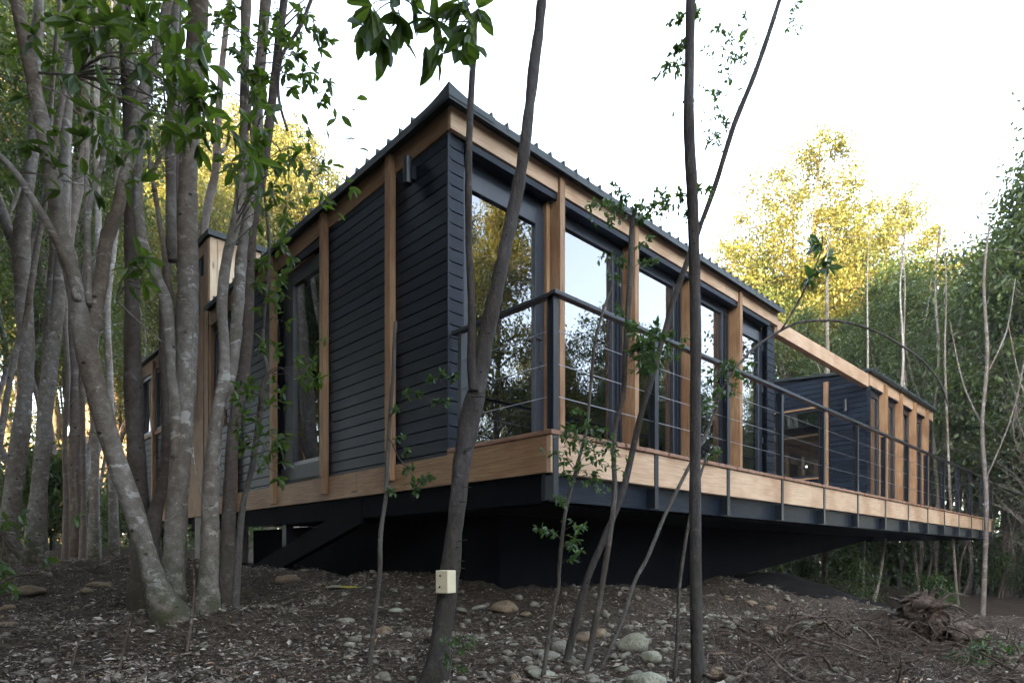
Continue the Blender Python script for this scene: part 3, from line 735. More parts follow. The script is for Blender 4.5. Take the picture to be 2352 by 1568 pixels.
LEAF = {'big': (.120, .38), 'mid': (.085, .42), 'small': (.034, .5), 'tiny': (.026, .5)}
class Tree:
    def __init__(s, name, label, cat='tree', group=None, barkm=bark_pale, leafm=fol_near):
        s.name = name; s.label = label; s.cat = cat; s.group = group; s.b = MB(); s.tw = MB(); s.bark = barkm; s.leafm = leafm
        s.skel = []; s.L = []; s.ws = 1.0
    def stem(s, trace, d0, d1=None, n=14, sub=6, jit=.06, root=False):
        p, r = stem_pts(trace, d0, d1); r = [x * s.ws for x in r]
        if root:      # push the foot into the ground with a flare
            b = p[0]; r0 = r[0]; g_ = gsurf(np.array([b.x]), np.array([b.y]))[0]
            p = [Vector((b.x, b.y, min(g_, b.z) - .12)), Vector((b.x, b.y, min(g_, b.z) + .02))] + p[1:] if abs(g_ - b.z) < .3 else [Vector((b.x, b.y, g_ - .12))] + p
            r = [r0 * 1.5, r0 * 1.2] + r[1:] if abs(g_ - b.z) < .3 else [r0 * 1.2] + r
        q = s.b.tube(p, r, n, sub, jit, seed=len(s.skel) + len(s.label))
        s.skel.append(q); return q
    def near(s, pt):
        allp = np.vstack(s.skel); k = np.argmin(((allp - np.array(pt)) ** 2).sum(1)); return Vector(allp[k])
    def twig(s, a, b, kind='big', nl=7, r=.006, sag=.1, spread=.75, whorl=True, scale=1.0):
        a = Vector(a); b = Vector(b); L = (b - a).length
        m1 = a.lerp(b, .35) + Vector(R.randn(3)) * L * .06 + Vector((0, 0, L * sag)); m2 = a.lerp(b, .7) + Vector(R.randn(3)) * L * .05 + Vector((0, 0, L * sag * .6))
        q = s.tw.tube([a, m1, m2, b], [r, r * .75, r * .5, r * .25], 5, 5, 0)
        l0, wr = LEAF[kind]; l0 *= scale
        d = (b - m2).normalized()
        for k in range(nl):
            if whorl: t = 1 - abs(R.randn()) * .07
            else: t = R.uniform(.25, 1)
            t = min(max(t, 0), 1); f = t * (len(q) - 1); i0 = int(min(f, len(q) - 2)); pt = q[i0] * (1 - (f - i0)) + q[i0 + 1] * (f - i0)
            dd = np.array(d) * (1 - spread) + R.randn(3) * spread * .62 + np.array((0, 0, -.12))
            ll = l0 * R.uniform(.6, 1.2)
            s.L.append((*pt, *dd, ll, ll * wr * R.uniform(.8, 1.15)))
    def spray(s, pts_px, kind='big', nl=7, r=.006, sub=2, src=None, **kw):
        """pts_px [(px, py, depth)]: twig ends; each joined to the nearest stem point"""
        for px, py, d in pts_px:
            e_ = P(px, py, d); a = Vector(src) if src is not None else s.near(e_)
            s.twig(a, e_, kind, nl, r, **kw)
            for k in range(sub):
                t = R.uniform(.45, .9); m = a.lerp(e_, t) + Vector((0, 0, (e_ - a).length * .08))
                o = Vector(R.randn(3)) * (e_ - a).length * .22
                s.twig(m, m + o + (e_ - a) * .15, kind, max(3, nl - 2), r * .5, **kw)
    def crown(s, c, rx, rz_, n=900, kind='big'):
        """the crown that carries on above the picture, on limbs that leave the stem tops"""
        c = Vector(c); top = max((q[-1] for q in s.skel), key=lambda p: p[2])
        l0, wr = LEAF[kind]; nl = max(1, n // 14)
        for k in range(nl):
            o = Vector(R.randn(3)); o.normalize(); o *= R.uniform(.45, 1.0); e_ = c + Vector((o.x * rx, o.y * rx, o.z * rz_))
            if e_.z < 4.3 + max(0, e_.y - 4.5) * .9: continue
            s.tw.tube([Vector(top), Vector(top).lerp(e_, .5) + Vector((0, 0, .3)), e_], [.016, .010, .004], 4, 3)
            for q in range(14):
                d = Vector(R.randn(3)); ll = l0 * R.uniform(.9, 1.7)
                p_ = e_ + Vector(R.randn(3)) * .28
                s.L.append((*p_, *d, ll, ll * wr))
    def finish(s, origin=None):
        if origin is None: origin = Vector(s.skel[0][0])
        root = empty(s.name, origin, s.label, s.cat, s.group)
        s.b.build('trunk', s.bark, root, origin, smooth=True)
        if s.tw.n: s.tw.build('branches', s.bark, root, origin, smooth=True)
        if s.L:
            A = np.array(s.L); up = R.randn(len(A), 3) * .45 + np.array((0, 0, 1))
            V, Q_, T_ = leaf_arrays(A[:, :3] - np.array(origin), A[:, 3:6], up, A[:, 6], A[:, 7], 'leaf')
            link('foliage', np_mesh('foliage', V, Q_, T_), s.leafm, root)
        return root
def scatter_px(box, n, d0, d1):
    x0, y0, x1, y1 = box
    return [(R.uniform(x0, x1), R.uniform(y0, y1), R.uniform(d0, d1)) for _ in range(n)]

# --- the clump on the left
t = Tree('tree', 'leaning multi-stemmed pale tree with mossy forked foot at the left front'); t.ws = .74
t.stem([(400, 1450, 120), (372, 1380, 92), (345, 1300, 62), (300, 1150, 58), (265, 1050, 56), (238, 960, 58), (212, 860, 64), (190, 760, 58), (168, 640, 48), (142, 540, 46), (118, 400, 43), (92, 260, 40), (62, 120, 38), (32, -20, 37)], 4.5, 4.0, 16, root=True)
t.stem([(205, 790, 40), (218, 715, 44), (232, 640, 40), (245, 550, 38), (268, 490, 36), (288, 400, 33), (312, 300, 34), (322, 235, 34), (345, 165, 30), (368, 80, 27), (392, -20, 24)], 4.30, 4.6, 12)
t.stem([(318, 250, 24), (306, 180, 22), (294, 126, 20), (282, 50, 18), (274, -20, 17)], 4.55, 4.7, 10)
t.stem([(204, 700, 16), (203, 600, 17), (202, 504, 16), (215, 430, 15), (236, 370, 13), (252, 280, 10), (268, 180, 7)], 4.25, 4.6, 10)
t.stem([(178, 690, 24), (150, 600, 20), (112, 520, 24), (70, 450, 22), (30, 390, 20), (-30, 330, 18)], 4.2, 3.8, 10)
t.stem([(395, 1450, 90), (398, 1350, 72), (402, 1250, 64), (412, 1100, 58), (424, 950, 56), (430, 800, 60), (432, 650, 60), (430, 500, 56), (432, 400, 54), (440, 250, 56), (450, 120, 58), (458, -20, 56)], 4.7, 5.1, 18, jit=.045, root=True)
t.stem([(395, 600, 30), (392, 400, 30), (396, 200, 30), (402, -20, 28)], 5.2, 5.4, 12)
t.stem([(402, 1050, 26), (403, 950, 30), (392, 850, 32), (388, 760, 34), (378, 680, 34), (352, 620, 32), (328, 560, 31), (318, 480, 30), (316, 400, 28), (322, 320, 27), (330, 240, 24)], 4.75, 4.7, 12)
t.stem([(402, 960, 14), (400, 800, 17), (396, 700, 17), (380, 600, 16), (368, 520, 15), (356, 440, 14), (352, 400, 13), (372, 350, 11), (388, 300, 8), (396, 200, 6)], 4.9, 5.0, 8)
t.stem([(356, 440, 13), (344, 380, 11), (340, 300, 10), (335, 220, 9), (300, 100, 7), (280, -20, 6)], 4.95, 5.1, 8)
t.stem([(232, 175, 10), (250, 130, 12), (240, 60, 14), (226, -20, 14)], 4.6, 4.6, 8)
t.stem([(277, 235, 14), (262, 160, 18), (246, 90, 20), (232, 20, 19), (228, -20, 18)], 4.7, 4.6, 8)
for tr in [[(90, 168, 9), (130, 170, 8), (170, 172, 7), (196, 168, 4)], [(200, 168, 5), (240, 200, 4), (290, 235, 4), (350, 265, 4), (420, 278, 3)], [(40, 395, 5), (90, 400, 5), (150, 415, 5), (205, 428, 4)],
           [(92, 195, 5), (140, 215, 5), (200, 250, 4), (260, 300, 3)], [(0, 170, 4), (60, 190, 4), (120, 210, 4)], [(440, 330, 4), (395, 270, 4), (340, 250, 5)], [(460, 1130, 4), (440, 1000, 5), (445, 700, 4)],
           [(268, 690, 5), (320, 740, 5), (372, 785, 4)]]:
    t.stem(tr, 4.1, 4.3, 6, 4, .04)
t.spray(scatter_px((120, 0, 420, 110), 12, 3.6, 4.6), 'big', 6, sub=1)
t.spray(scatter_px((0, 60, 230, 420), 12, 3.8, 4.6), 'big', 6, sub=1, scale=.8)
t.spray([(420, 190, 3.2), (445, 230, 3.1), (480, 250, 3.1), (465, 290, 3.2), (520, 300, 3.2), (430, 320, 3.2), (410, 120, 3.3), (560, 320, 3.3), (590, 370, 3.3), (250, 60, 3.0), (200, 90, 3.1), (340, 40, 3.2)], 'big', 9, scale=1.0)
t.spray([(230, 320, 4.0), (270, 360, 3.8), (285, 420, 3.9), (300, 610, 3.9), (330, 620, 3.9), (60, 340, 4), (200, 400, 4.0)], 'big', 7)
t.crown((-3.4, 3.6, 6.6), 2.4, 1.7, 1800)
t.finish(Vector(t.skel[0][1]))

t = Tree('tree', 'pale tree of two parallel smooth stems, second from the front left'); t.ws = .80
t.stem([(474, 1445, 74), (478, 1350, 56), (482, 1222, 48), (486, 1089, 44), (500, 942, 36), (515, 879, 34), (515, 800, 28), (510, 690, 30), (520, 600, 29), (534, 540, 27), (549, 470, 27), (558, 378, 26), (562, 252, 25), (563, 100, 26), (566, -20, 27)], 4.6, 4.9, 14, root=True)
t.stem([(512, 940, 22), (530, 860, 30), (541, 780, 31), (545, 720, 32), (550, 650, 32), (558, 560, 30), (570, 490, 30), (580, 400, 30), (590, 320, 30), (594, 210, 29), (602, 100, 30), (612, -20, 31)], 4.75, 5.1, 14)
for tr in [[(586, 400, 6), (578, 320, 7), (572, 250, 7), (585, 170, 7), (620, 90, 6), (665, 30, 5), (712, -10, 3)], [(570, 300, 6), (585, 160, 7), (600, 60, 6)], [(625, 85, 6), (660, 55, 5), (700, 15, 4)]]:
    t.stem(tr, 4.8, 4.7, 6, 4, .04)
t.spray([(640, 40, 4.6), (700, 60, 4.6), (740, 110, 4.6), (760, 190, 4.6), (720, 200, 4.6), (690, 130, 4.6), (660, 90, 4.7), (610, 110, 4.5), (655, 170, 4.7), (600, 200, 4.6), (730, 80, 4.7), (700, 170, 4.6)], 'mid', 8, .005)
t.spray([(610, 300, 3.9), (590, 330, 3.9), (640, 370, 4.0), (600, 390, 4.0)], 'big', 8, scale=.9)
t.spray([(650, 490, 4.1), (690, 450, 4.1), (740, 400, 4.1), (770, 395, 4.1), (700, 390, 4.2), (720, 350, 4.3), (660, 440, 4.2), (640, 410, 4.2), (745, 475, 4.2)], 'mid', 8, .004, whorl=False)
t.spray(scatter_px((470, 0, 620, 240), 12, 4.2, 5.0), 'mid', 7)
t.crown((-1.9, 4.2, 7.2), 1.9, 1.5, 900)
t.finish(Vector(t.skel[0][1]))

t = Tree('tree', 'darker slender tree standing just behind the two-stemmed pale tree', barkm=bark_brown); t.ws = .85
t.stem([(522, 1335, 46), (524, 1222, 36), (530, 1068, 32), (543, 942, 32), (560, 858, 30), (570, 732, 30), (576, 564, 27), (590, 460, 26), (606, 378, 24), (622, 260, 23), (634, 150, 22), (655, -20, 20)], 5.6, 5.8, 12, root=True)
t.stem([(660, 300, 7), (640, 220, 8), (648, 130, 9), (690, 60, 10), (722, -20, 10)], 5.7, 5.8, 8)
t.spray(scatter_px((600, 0, 700, 120), 5, 5.4, 6.0), 'mid', 7)
t.crown((-2.2, 6.2, 8.2), 1.6, 1.4, 600)
t.finish(Vector(t.skel[0][1]))

t = Tree('tree', 'straight thick brown trunk behind the forked clump, nearest the rear wing', barkm=bark_brown); t.ws = .9
t.stem([(338, 1300, 80), (326, 1200, 50), (316, 1100, 44), (310, 980, 42), (306, 858, 40), (303, 700, 38), (303, 564, 34), (299, 420, 33), (296, 250, 30), (290, 100, 28), (285, -20, 27)], 6.3, 6.8, 14, root=True)
t.stem([(345, 1290, 46), (356, 1180, 32), (380, 1080, 28), (384, 960, 26), (376, 800, 24), (382, 640, 22), (398, 480, 20), (405, 300, 18), (410, -20, 16)], 6.2, 6.8, 10)
t.crown((-4.6, 7.2, 9.2), 2.4, 2.0, 900)
t.finish(Vector(t.skel[0][1]))

t = Tree('sapling', 'thin bent grey sapling with leafy sprays in front of the left window', 'sapling', barkm=bark_mid)
t.stem([(540, 1330, 16), (556, 1173, 14), (580, 1068, 14), (597, 942, 14), (606, 880, 12), (614, 850, 11), (604, 800, 10), (606, 730, 8), (615, 640, 8), (618, 564, 7), (612, 490, 6), (604, 400, 6), (606, 300, 5)], 4.9, 4.6, 8, root=True)
t.spray([(640, 640, 4.5), (650, 560, 4.5), (600, 600, 4.6), (590, 650, 4.6), (660, 740, 4.5), (630, 690, 4.5), (600, 800, 4.5), (690, 870, 4.5), (720, 880, 4.5), (735, 870, 4.5), (650, 900, 4.5), (620, 930, 4.4), (570, 900, 4.6), (560, 950, 4.6), (640, 1010, 4.5),
         (620, 1040, 4.5), (655, 1060, 4.4), (640, 1100, 4.4), (560, 1000, 4.6), (550, 890, 4.7), (600, 990, 4.5)], 'mid', 8, .004, scale=.95)
t.finish(Vector(t.skel[0][1]))

# --- the thin trees in front of the house
t = Tree('tree', 'slender dark tree curving up past the house corner, cream box nailed to it', barkm=bark_dark)
t.stem([(1000, 1575, 62), (1012, 1480, 50), (1032, 1330, 44), (1046, 1200, 38), (1062, 1060, 40), (1080, 960, 44), (1098, 880, 40), (1118, 770, 36), (1140, 670, 32), (1162, 560, 30), (1184, 460, 30), (1202, 360, 26), (1214, 260, 25), (1226, 160, 26), (1238, 60, 23), (1246, -20, 21)], 3.5, 3.9, 16, jit=.07, root=True)
t.stem([(1088, 900, 24), (1083, 830, 20), (1084, 740, 19), (1081, 650, 17), (1077, 560, 16), (1076, 450, 16), (1077, 340, 15), (1082, 220, 15), (1088, 120, 15), (1090, 60, 12)], 3.62, 3.8, 10, jit=.05)
for k in range(14):
    py = R.uniform(900, 1500); t.tw.tube([P(1060 - (py - 1100) * .12, py, 3.58), P(1085 - (py - 1100) * .12 + R.uniform(-8, 8), py + R.uniform(-6, 10), 3.5)], [.004, .002], 5)
t.crown((.2, 3.2, 6.0), 1.4, 1.1, 900, 'mid')
t.finish(Vector(t.skel[0][1]))
t = Tree('tree', 'straight dark thin trunk crossing the railing right of centre', barkm=bark_dark)
t.stem([(1606, 1575, 32), (1600, 1450, 28), (1597, 1200, 27), (1597, 1000, 26), (1598, 800, 25), (1596, 650, 26), (1592, 500, 25), (1588, 420, 27), (1582, 280, 24), (1584, 120, 22), (1586, -20, 21)], 3.35, 3.5, 12, jit=.05, root=True)
t.spray([(1545, 60, 3.6), (1560, 110, 3.6), (1530, 130, 3.6), (1520, 170, 3.6), (1550, 170, 3.6), (1580, 240, 3.5), (1620, 440, 3.5), (1580, 500, 3.5), (1600, 30, 3.5), (1560, 455, 3.5), (1510, 480, 3.5), (1480, 500, 3.6)], 'small', 12, .0025, 3, whorl=False)
t.finish(Vector(t.skel[0][1]))
t = Tree('tree', 'thin bare stem leaning right across the straight trunk', barkm=bark_dark)
t.stem([(1290, 1580, 17), (1310, 1480, 17), (1345, 1340, 15), (1390, 1230, 15), (1430, 1130, 15), (1470, 960, 14), (1500, 860, 14), (1535, 730, 13), (1575, 610, 13), (1608, 520, 12), (1645, 420, 12), (1685, 290, 12), (1730, 180, 11), (1765, 80, 10), (1800, -30, 9)], 3.9, 4.4, 8, root=True)
t.spray([(1640, 60, 4.2), (1670, 110, 4.2), (1700, 60, 4.2), (1600, 90, 4.2), (1620, 120, 4.2), (1650, 170, 4.2), (1640, 230, 4.2), (1830, 20, 4.2), (1840, 60, 4.2), (1600, 180, 4.2), (1620, 300, 4.2), (1640, 330, 4.2), (1660, 280, 4.2), (1590, 260, 4.2), (1700, 110, 4.2)], 'small', 12, .0025, 2, whorl=False)
t.finish(Vector(t.skel[0][1]))
t = Tree('sapling', 'broken-topped thin sapling with a green side shoot before the black wall', 'sapling', barkm=bark_mid, leafm=fol_small)
t.stem([(845, 1575, 11), (858, 1440, 11), (872, 1320, 11), (874, 1230, 11), (886, 1140, 10), (890, 1060, 10), (896, 950, 9), (904, 850, 9), (906, 780, 8), (909, 738, 7)], 3.8, 3.9, 8, root=True)
for tr in [[(896, 955, 3), (925, 930, 3), (960, 910, 2), (1010, 925, 2)], [(960, 912, 2), (1000, 870, 2), (1040, 860, 2)], [(893, 1000, 3), (915, 1050, 3), (940, 1080, 2), (960, 1110, 2)]]: t.stem(tr, 3.85, 3.8, 5, 4, .03)
t.spray([(930, 900, 3.8), (960, 905, 3.8), (990, 870, 3.8), (1015, 855, 3.8), (1045, 865, 3.8), (1040, 880, 3.8), (1030, 920, 3.8), (1000, 920, 3.8), (925, 1000, 3.8), (940, 1030, 3.8), (950, 1070, 3.8), (970, 1100, 3.8), (990, 1090, 3.8), (940, 1110, 3.8), (955, 1130, 3.8), (905, 1130, 3.8), (930, 1080, 3.8), (910, 940, 3.8)], 'small', 11, .002, 1, whorl=False, scale=1.15)
t.finish(Vector(t.skel[0][1]))
t = Tree('sapling', 'leafy dark sapling rising before the deck corner', 'sapling', barkm=bark_mid, leafm=fol_small)
t.stem([(1246, 1580, 10), (1266, 1424, 9), (1282, 1352, 9), (1285, 1298, 9), (1298, 1179, 9), (1318, 1100, 8), (1328, 1060, 8), (1348, 980, 7), (1357, 880, 7), (1368, 780, 6), (1390, 700, 6), (1408, 655, 4)], 3.6, 3.8, 8, root=True)
t.spray([(1290, 990, 3.5), (1270, 1000, 3.5), (1310, 985, 3.5), (1325, 940, 3.5), (1330, 970, 3.5), (1380, 985, 3.5), (1400, 990, 3.5), (1395, 1020, 3.5), (1420, 1030, 3.5), (1350, 1030, 3.5), (1240, 1035, 3.5), (1260, 1045, 3.5), (1300, 1060, 3.5), (1290, 1090, 3.5), (1330, 1075, 3.5),
         (1380, 1060, 3.5), (1440, 1085, 3.5), (1450, 1050, 3.5), (1350, 1110, 3.5), (1300, 1020, 3.5), (1370, 1090, 3.5), (1400, 1120, 3.5), (1290, 1150, 3.5), (1270, 1140, 3.5), (1350, 1010, 3.5)], 'small', 12, .002, 1, whorl=False, scale=1.1)
t.spray([(1235, 1215, 3.5), (1260, 1222, 3.5), (1340, 1210, 3.5), (1330, 1240, 3.5), (1320, 1250, 3.5), (1345, 1270, 3.5), (1335, 1290, 3.5)], 'small', 11, .002, 1, whorl=False, scale=1.15)
t.finish(Vector(t.skel[0][1]))
t = Tree('sapling', 'gnarled sapling with a broken head before the second glass bay', 'sapling', barkm=bark_mid, leafm=fol_small)
t.stem([(1340, 1580, 15), (1362, 1460, 14), (1385, 1330, 13), (1402, 1220, 13), (1412, 1130, 12), (1410, 1060, 12), (1412, 990, 12), (1432, 900, 12), (1436, 820, 12), (1442, 720, 13), (1448, 620, 13), (1450, 540, 12), (1458, 482, 9)], 3.75, 3.9, 8, root=True)
t.spray([(1400, 470, 3.8), (1430, 450, 3.8), (1370, 480, 3.8), (1390, 500, 3.8), (1480, 500, 3.8), (1510, 470, 3.8), (1540, 460, 3.8), (1560, 480, 3.8), (1360, 465, 3.8), (1420, 600, 3.8), (1400, 640, 3.8), (1490, 560, 3.8), (1500, 600, 3.8), (1420, 720, 3.8), (1450, 740, 3.8),
         (1410, 430, 3.8), (1350, 470, 3.9), (1530, 500, 3.8), (1380, 590, 3.8), (1470, 470, 3.8)], 'small', 12, .002, 2, whorl=False)
t.spray([(1460, 760, 3.7), (1480, 780, 3.7), (1500, 800, 3.7), (1490, 830, 3.7), (1520, 780, 3.7), (1550, 775, 3.7), (1540, 810, 3.7), (1470, 800, 3.7), (1510, 850, 3.7), (1560, 820, 3.7)], 'small', 14, .002, 2, whorl=False, scale=1.4)
t.finish(Vector(t.skel[0][1]))
t = Tree('sapling', 'thin leaning sapling between the gnarled one and the straight trunk', 'sapling', barkm=bark_mid, leafm=fol_small)
t.stem([(1383, 1540, 9), (1429, 1424, 9), (1458, 1334, 9), (1487, 1280, 9), (1527, 1183, 9), (1577, 1082, 8), (1610, 1020, 7), (1640, 950, 7), (1655, 900, 6), (1680, 860, 6), (1720, 810, 6), (1762, 778, 6), (1810, 750, 6), (1850, 738, 6), (1920, 737, 6), (1975, 748, 5), (2030, 770, 5), (2080, 800, 5), (2120, 830, 4), (2160, 880, 4), (2180, 940, 3)], 3.9, 4.2, 7, 5, .04, root=True)
t.stem([(1795, 757, 5), (1830, 700, 5), (1860, 640, 4), (1885, 580, 3), (1890, 540, 3)], 4.1, 4.1, 5, 4, .03)
t.spray([(1680, 830, 4.1), (1660, 850, 4.1), (1640, 870, 4.1), (1700, 860, 4.1), (1650, 900, 4.1), (1690, 900, 4.1), (1620, 850, 4.1), (1630, 920, 4.1), (1720, 870, 4.1), (1610, 930, 4.1), (1600, 1040, 4.0), (1640, 1050, 4.0), (1670, 830, 4.1)], 'small', 12, .002, 1, whorl=False, scale=1.2)
t.spray([(1880, 560, 4.0), (1895, 600, 4.0), (1860, 640, 4.0), (1880, 620, 4.0)], 'mid', 8, .002, 1)
t.finish(Vector(t.skel[0][1]))
t = Tree('sapling', 'short bare thin stem rising just left of the straight trunk', 'sapling', barkm=bark_mid)
t.stem([(1548, 1575, 8), (1555, 1478, 8), (1560, 1356, 8), (1572, 1260, 8), (1584, 1190, 7), (1600, 1120, 6), (1625, 1040, 5)], 3.6, 3.7, 7, root=True)
t.finish(Vector(t.skel[0][1]))
t = Tree('hanging_branch', 'broad-leaved branch hanging into the sky above the roof corner', 'branch')
t.stem([(980, -160, 14), (960, -90, 12), (940, -40, 9), (910, 0, 6)], 3.1, 3.0, 7)
t.stem([(1000, -140, 10), (1040, -60, 8), (1070, 10, 6), (1085, 50, 4)], 3.1, 3.0, 6)
t.spray([(850, 20, 2.9), (900, 30, 2.9), (835, 60, 2.9), (880, 90, 2.9), (925, 50, 2.9), (960, 20, 2.9), (1000, 45, 2.9), (945, 10, 2.9), (1035, 30, 3.0), (1075, 60, 3.0), (1100, 20, 3.0), (1060, 10, 2.9)], 'big', 5, .004, 1, spread=.6, scale=1.25)
t.spray([(975, 110, 2.9), (1010, 95, 2.9), (1050, 120, 2.9), (1000, 135, 2.9), (1070, 100, 2.9), (1085, 80, 2.9)], 'big', 4, .003, 0, spread=.6, scale=1.25)
t.L = [(*a[:3], a[3] * .9, a[4] * .9, a[5] * .6 - .35, *a[6:]) for a in t.L]
t.finish(Vector(t.skel[0][-1]))
t = Tree('shrub', 'small leafy shoots at the foot of the tree with the cream box', 'plant', leafm=fol_small, barkm=bark_mid)
t.stem([(1030, 1560, 5), (1040, 1500, 4), (1060, 1450, 3)], 3.4, 3.4, 5, root=True)
t.spray([(1050, 1470, 3.4), (1070, 1500, 3.4), (1090, 1470, 3.4), (1020, 1520, 3.3), (1030, 1480, 3.3), (1060, 1540, 3.3), (1080, 1490, 3.4)], 'tiny', 12, .0015, 2, whorl=False)
t.finish(Vector(t.skel[0][1]))
t = Tree('shrub', 'broad green leaves poking in at the far left edge', 'plant', barkm=bark_brown)
t.stem([(-60, 1180, 14), (-10, 1215, 13), (20, 1250, 12), (48, 1280, 12)][::-1], 4.6, 4.4, 8, root=False)
t.spray([(15, 1195, 4.3), (0, 1215, 4.3), (10, 1320, 3.7), (0, 1300, 3.7), (-10, 1350, 3.6), (5, 1360, 3.7)], 'mid', 6, .004, 1)
t.finish(Vector(t.skel[0][1]))
t = Tree('shrub', 'leafy green bush beside the root heap at the lower right corner', 'bush', leafm=fol_small, barkm=bark_mid)
t.stem([(2290, 1575, 8), (2270, 1530, 7), (2250, 1490, 5)], 4.6, 4.6, 6, root=True)
t.spray(scatter_px((2190, 1480, 2352, 1568), 28, 4.3, 4.9), 'mid', 8, .002, 2, whorl=False, scale=.62)
t.finish(Vector(t.skel[0][1]))

# cream box on the tree
bx = empty('nest_box', P(1022, 1335, 3.44), 'small cream wooden box nailed to the slender trunk', 'box', rz=math.radians(-32))
q = MB(); q.box(-.042, .042, -.03, .045, -.062, .062, .003); q.build('body', cream, bx)
q = MB(); q.tube([(-.008, -.031, .033), (-.008, -.0335, .033)], [.006, .006], 10); q.build('screw', screw_m, bx)
q = MB(); q.tube([(-.012, -.031, -.028), (-.012, -.0335, -.028)], [.006, .006], 10); q.build('screw', screw_m, bx)

# ------------------------------------------------------------------ forest: template trees, then copies
def gen_tree(seed, H, r0, lo, Rc, nb, leaf, nleaf, lean=.03, stems=1, clump=.5, droop=0.0, prof=1.0, sub=3, tw_leaf=True):
    """returns trunk MB and leaf rows; crown from lo*H to H with radius Rc"""
    rs = np.random.RandomState(seed); mb = MB(); tips = []
    for s_ in range(stems):
        ang = rs.uniform(0, 6.28); off = 0 if stems == 1 else Rc * .45
        pts = []; rad = []; n = 9; w_ = rs.randn(2) * lean * H
        for k in range(n):
            t = k / (n - 1)
            x = math.cos(ang) * off * t + w_[0] * t * t + rs.randn() * .012 * H * (t > 0); y = math.sin(ang) * off * t + w_[1] * t * t + rs.randn() * .012 * H * (t > 0)
            pts.append((x, y, H * t * (1 if s_ == 0 else rs.uniform(.86, .98)) - .3 * (k == 0))); rad.append(r0 * (1 - .88 * t) * (1.35 if k == 0 else 1) * (1 if stems == 1 else .75))
        q = mb.tube(pts, rad, 9, 4, .07, seed=seed)
        for b in range(nb // stems):
            t = lo + (1 - lo) * ((b + rs.rand()) / (nb // stems)) ** .9
            f = t * (len(q) - 1); i0 = int(min(f, len(q) - 2)); a = q[i0] * (1 - f + i0) + q[i0 + 1] * (f - i0)
            tt = (t - lo) / (1 - lo); L = Rc * (prof * math.sin(math.pi * min(1, tt * .82 + .2)) + (1 - prof) * (1 - tt)) * rs.uniform(.55, 1.15)
            th = rs.uniform(0, 6.28); el = rs.uniform(.1, .9) + tt * .4
            d = np.array((math.cos(th) * math.cos(el), math.sin(th) * math.cos(el), math.sin(el)))
            e_ = a + d * L + np.array((0, 0, -droop * L)); m = a + d * L * .5 + rs.randn(3) * L * .08 + np.array((0, 0, .05 * L))
            br = r0 * (1 - .85 * t) * .42
            qb = mb.tube([a, m, e_], [br, br * .6, br * .15], 5, 4)
            for c in range(sub):
                k0 = rs.randint(len(qb) // 3, len(qb)); o = rs.randn(3) * L * .25; o[2] = abs(o[2]) * .5
                mb.tube([qb[k0], qb[k0] + o * .5 + rs.randn(3) * .05 * L, qb[k0] + o], [br * .4, br * .25, br * .08], 4, 2); tips.append((qb[k0] + o, L))
            tips.append((e_, L)); tips.append((m, L * .7))
    T = np.array([x[0] for x in tips]); n = len(T)
    # leaf clumps: dense knots round the tips, gaps between them
    k = rs.randint(0, n, nleaf); sz = (rs.rand(n) * .7 + .5)[k] * clump
    pos = T[k] + rs.randn(nleaf, 3) * sz[:, None] * np.array((1, 1, .6))
    d = rnd_dirs(nleaf, rs) + np.array((0, 0, -.25)); up = rnd_dirs(nleaf, rs) * .6 + np.array((0, 0, 1))
    L = leaf * rs.uniform(.6, 1.3, nleaf); V, Q_, _ = leaf_arrays(pos, d, up, L, L * .5, 'quad')
    return mb, V, Q_
def gen_dome(seed, H, r0, lobes, stems, leaf, nleaf, ntip, clump):
    """broad-crowned tree: clumps fill several rounded lobes, limbs reach to them from a few stems"""
    rs = np.random.RandomState(seed); mb = MB(); sk = []
    for k in range(stems):
        lc = np.array(lobes[k % len(lobes)][:3]); a0 = rs.randn(3) * .25; a0[2] = -.3
        pts = [a0, a0 * .9 + np.array((0, 0, H * .15)), lc * np.array((.45, .45, .5)) + rs.randn(3) * .3, lc * np.array((.8, .8, .8)) + rs.randn(3) * .35, lc * np.array((1, 1, 1.12)) + rs.randn(3) * .4]
        q = mb.tube(pts, [r0 * 1.2, r0, r0 * .7, r0 * .45, r0 * .1], 9, 6, .07, seed=k); sk.append(q)
    S = np.vstack(sk); W = np.array([l[3] ** 2 * l[4] for l in lobes]); W = W / W.sum(); tips = []
    for k in range(ntip):
        l = lobes[rs.choice(len(lobes), p=W)]; o = rs.randn(3); o /= np.linalg.norm(o); o *= rs.uniform(.35, 1.0) ** .6
        t_ = np.array(l[:3]) + o * np.array((l[3], l[3], l[4])); tips.append(t_)
        if k % 3 == 0:
            c_ = S[S[:, 2] < t_[2] + .3]; a = c_[np.argmin(((c_ - t_) ** 2 * np.array((1, 1, .5))).sum(1))]
            m = (a + t_) / 2 + rs.randn(3) * .25 + np.array((0, 0, .2)); mb.tube([a, m, t_], [r0 * .22, r0 * .13, r0 * .03], 5, 3)
    T = np.array(tips); k = rs.randint(0, len(T), nleaf); sz = (rs.rand(len(T)) * .7 + .5)[k] * clump
    pos = T[k] + rs.randn(nleaf, 3) * sz[:, None] * np.array((1, 1, .7)); d = rnd_dirs(nleaf, rs) + np.array((0, 0, -.2)); up = rnd_dirs(nleaf, rs) * .7 + np.array((0, 0, 1))
    L = leaf * rs.uniform(.6, 1.3, nleaf); V, Q_, _ = leaf_arrays(pos, d, up, L, L * .5, 'quad'); return mb, V, Q_
TPL = {}
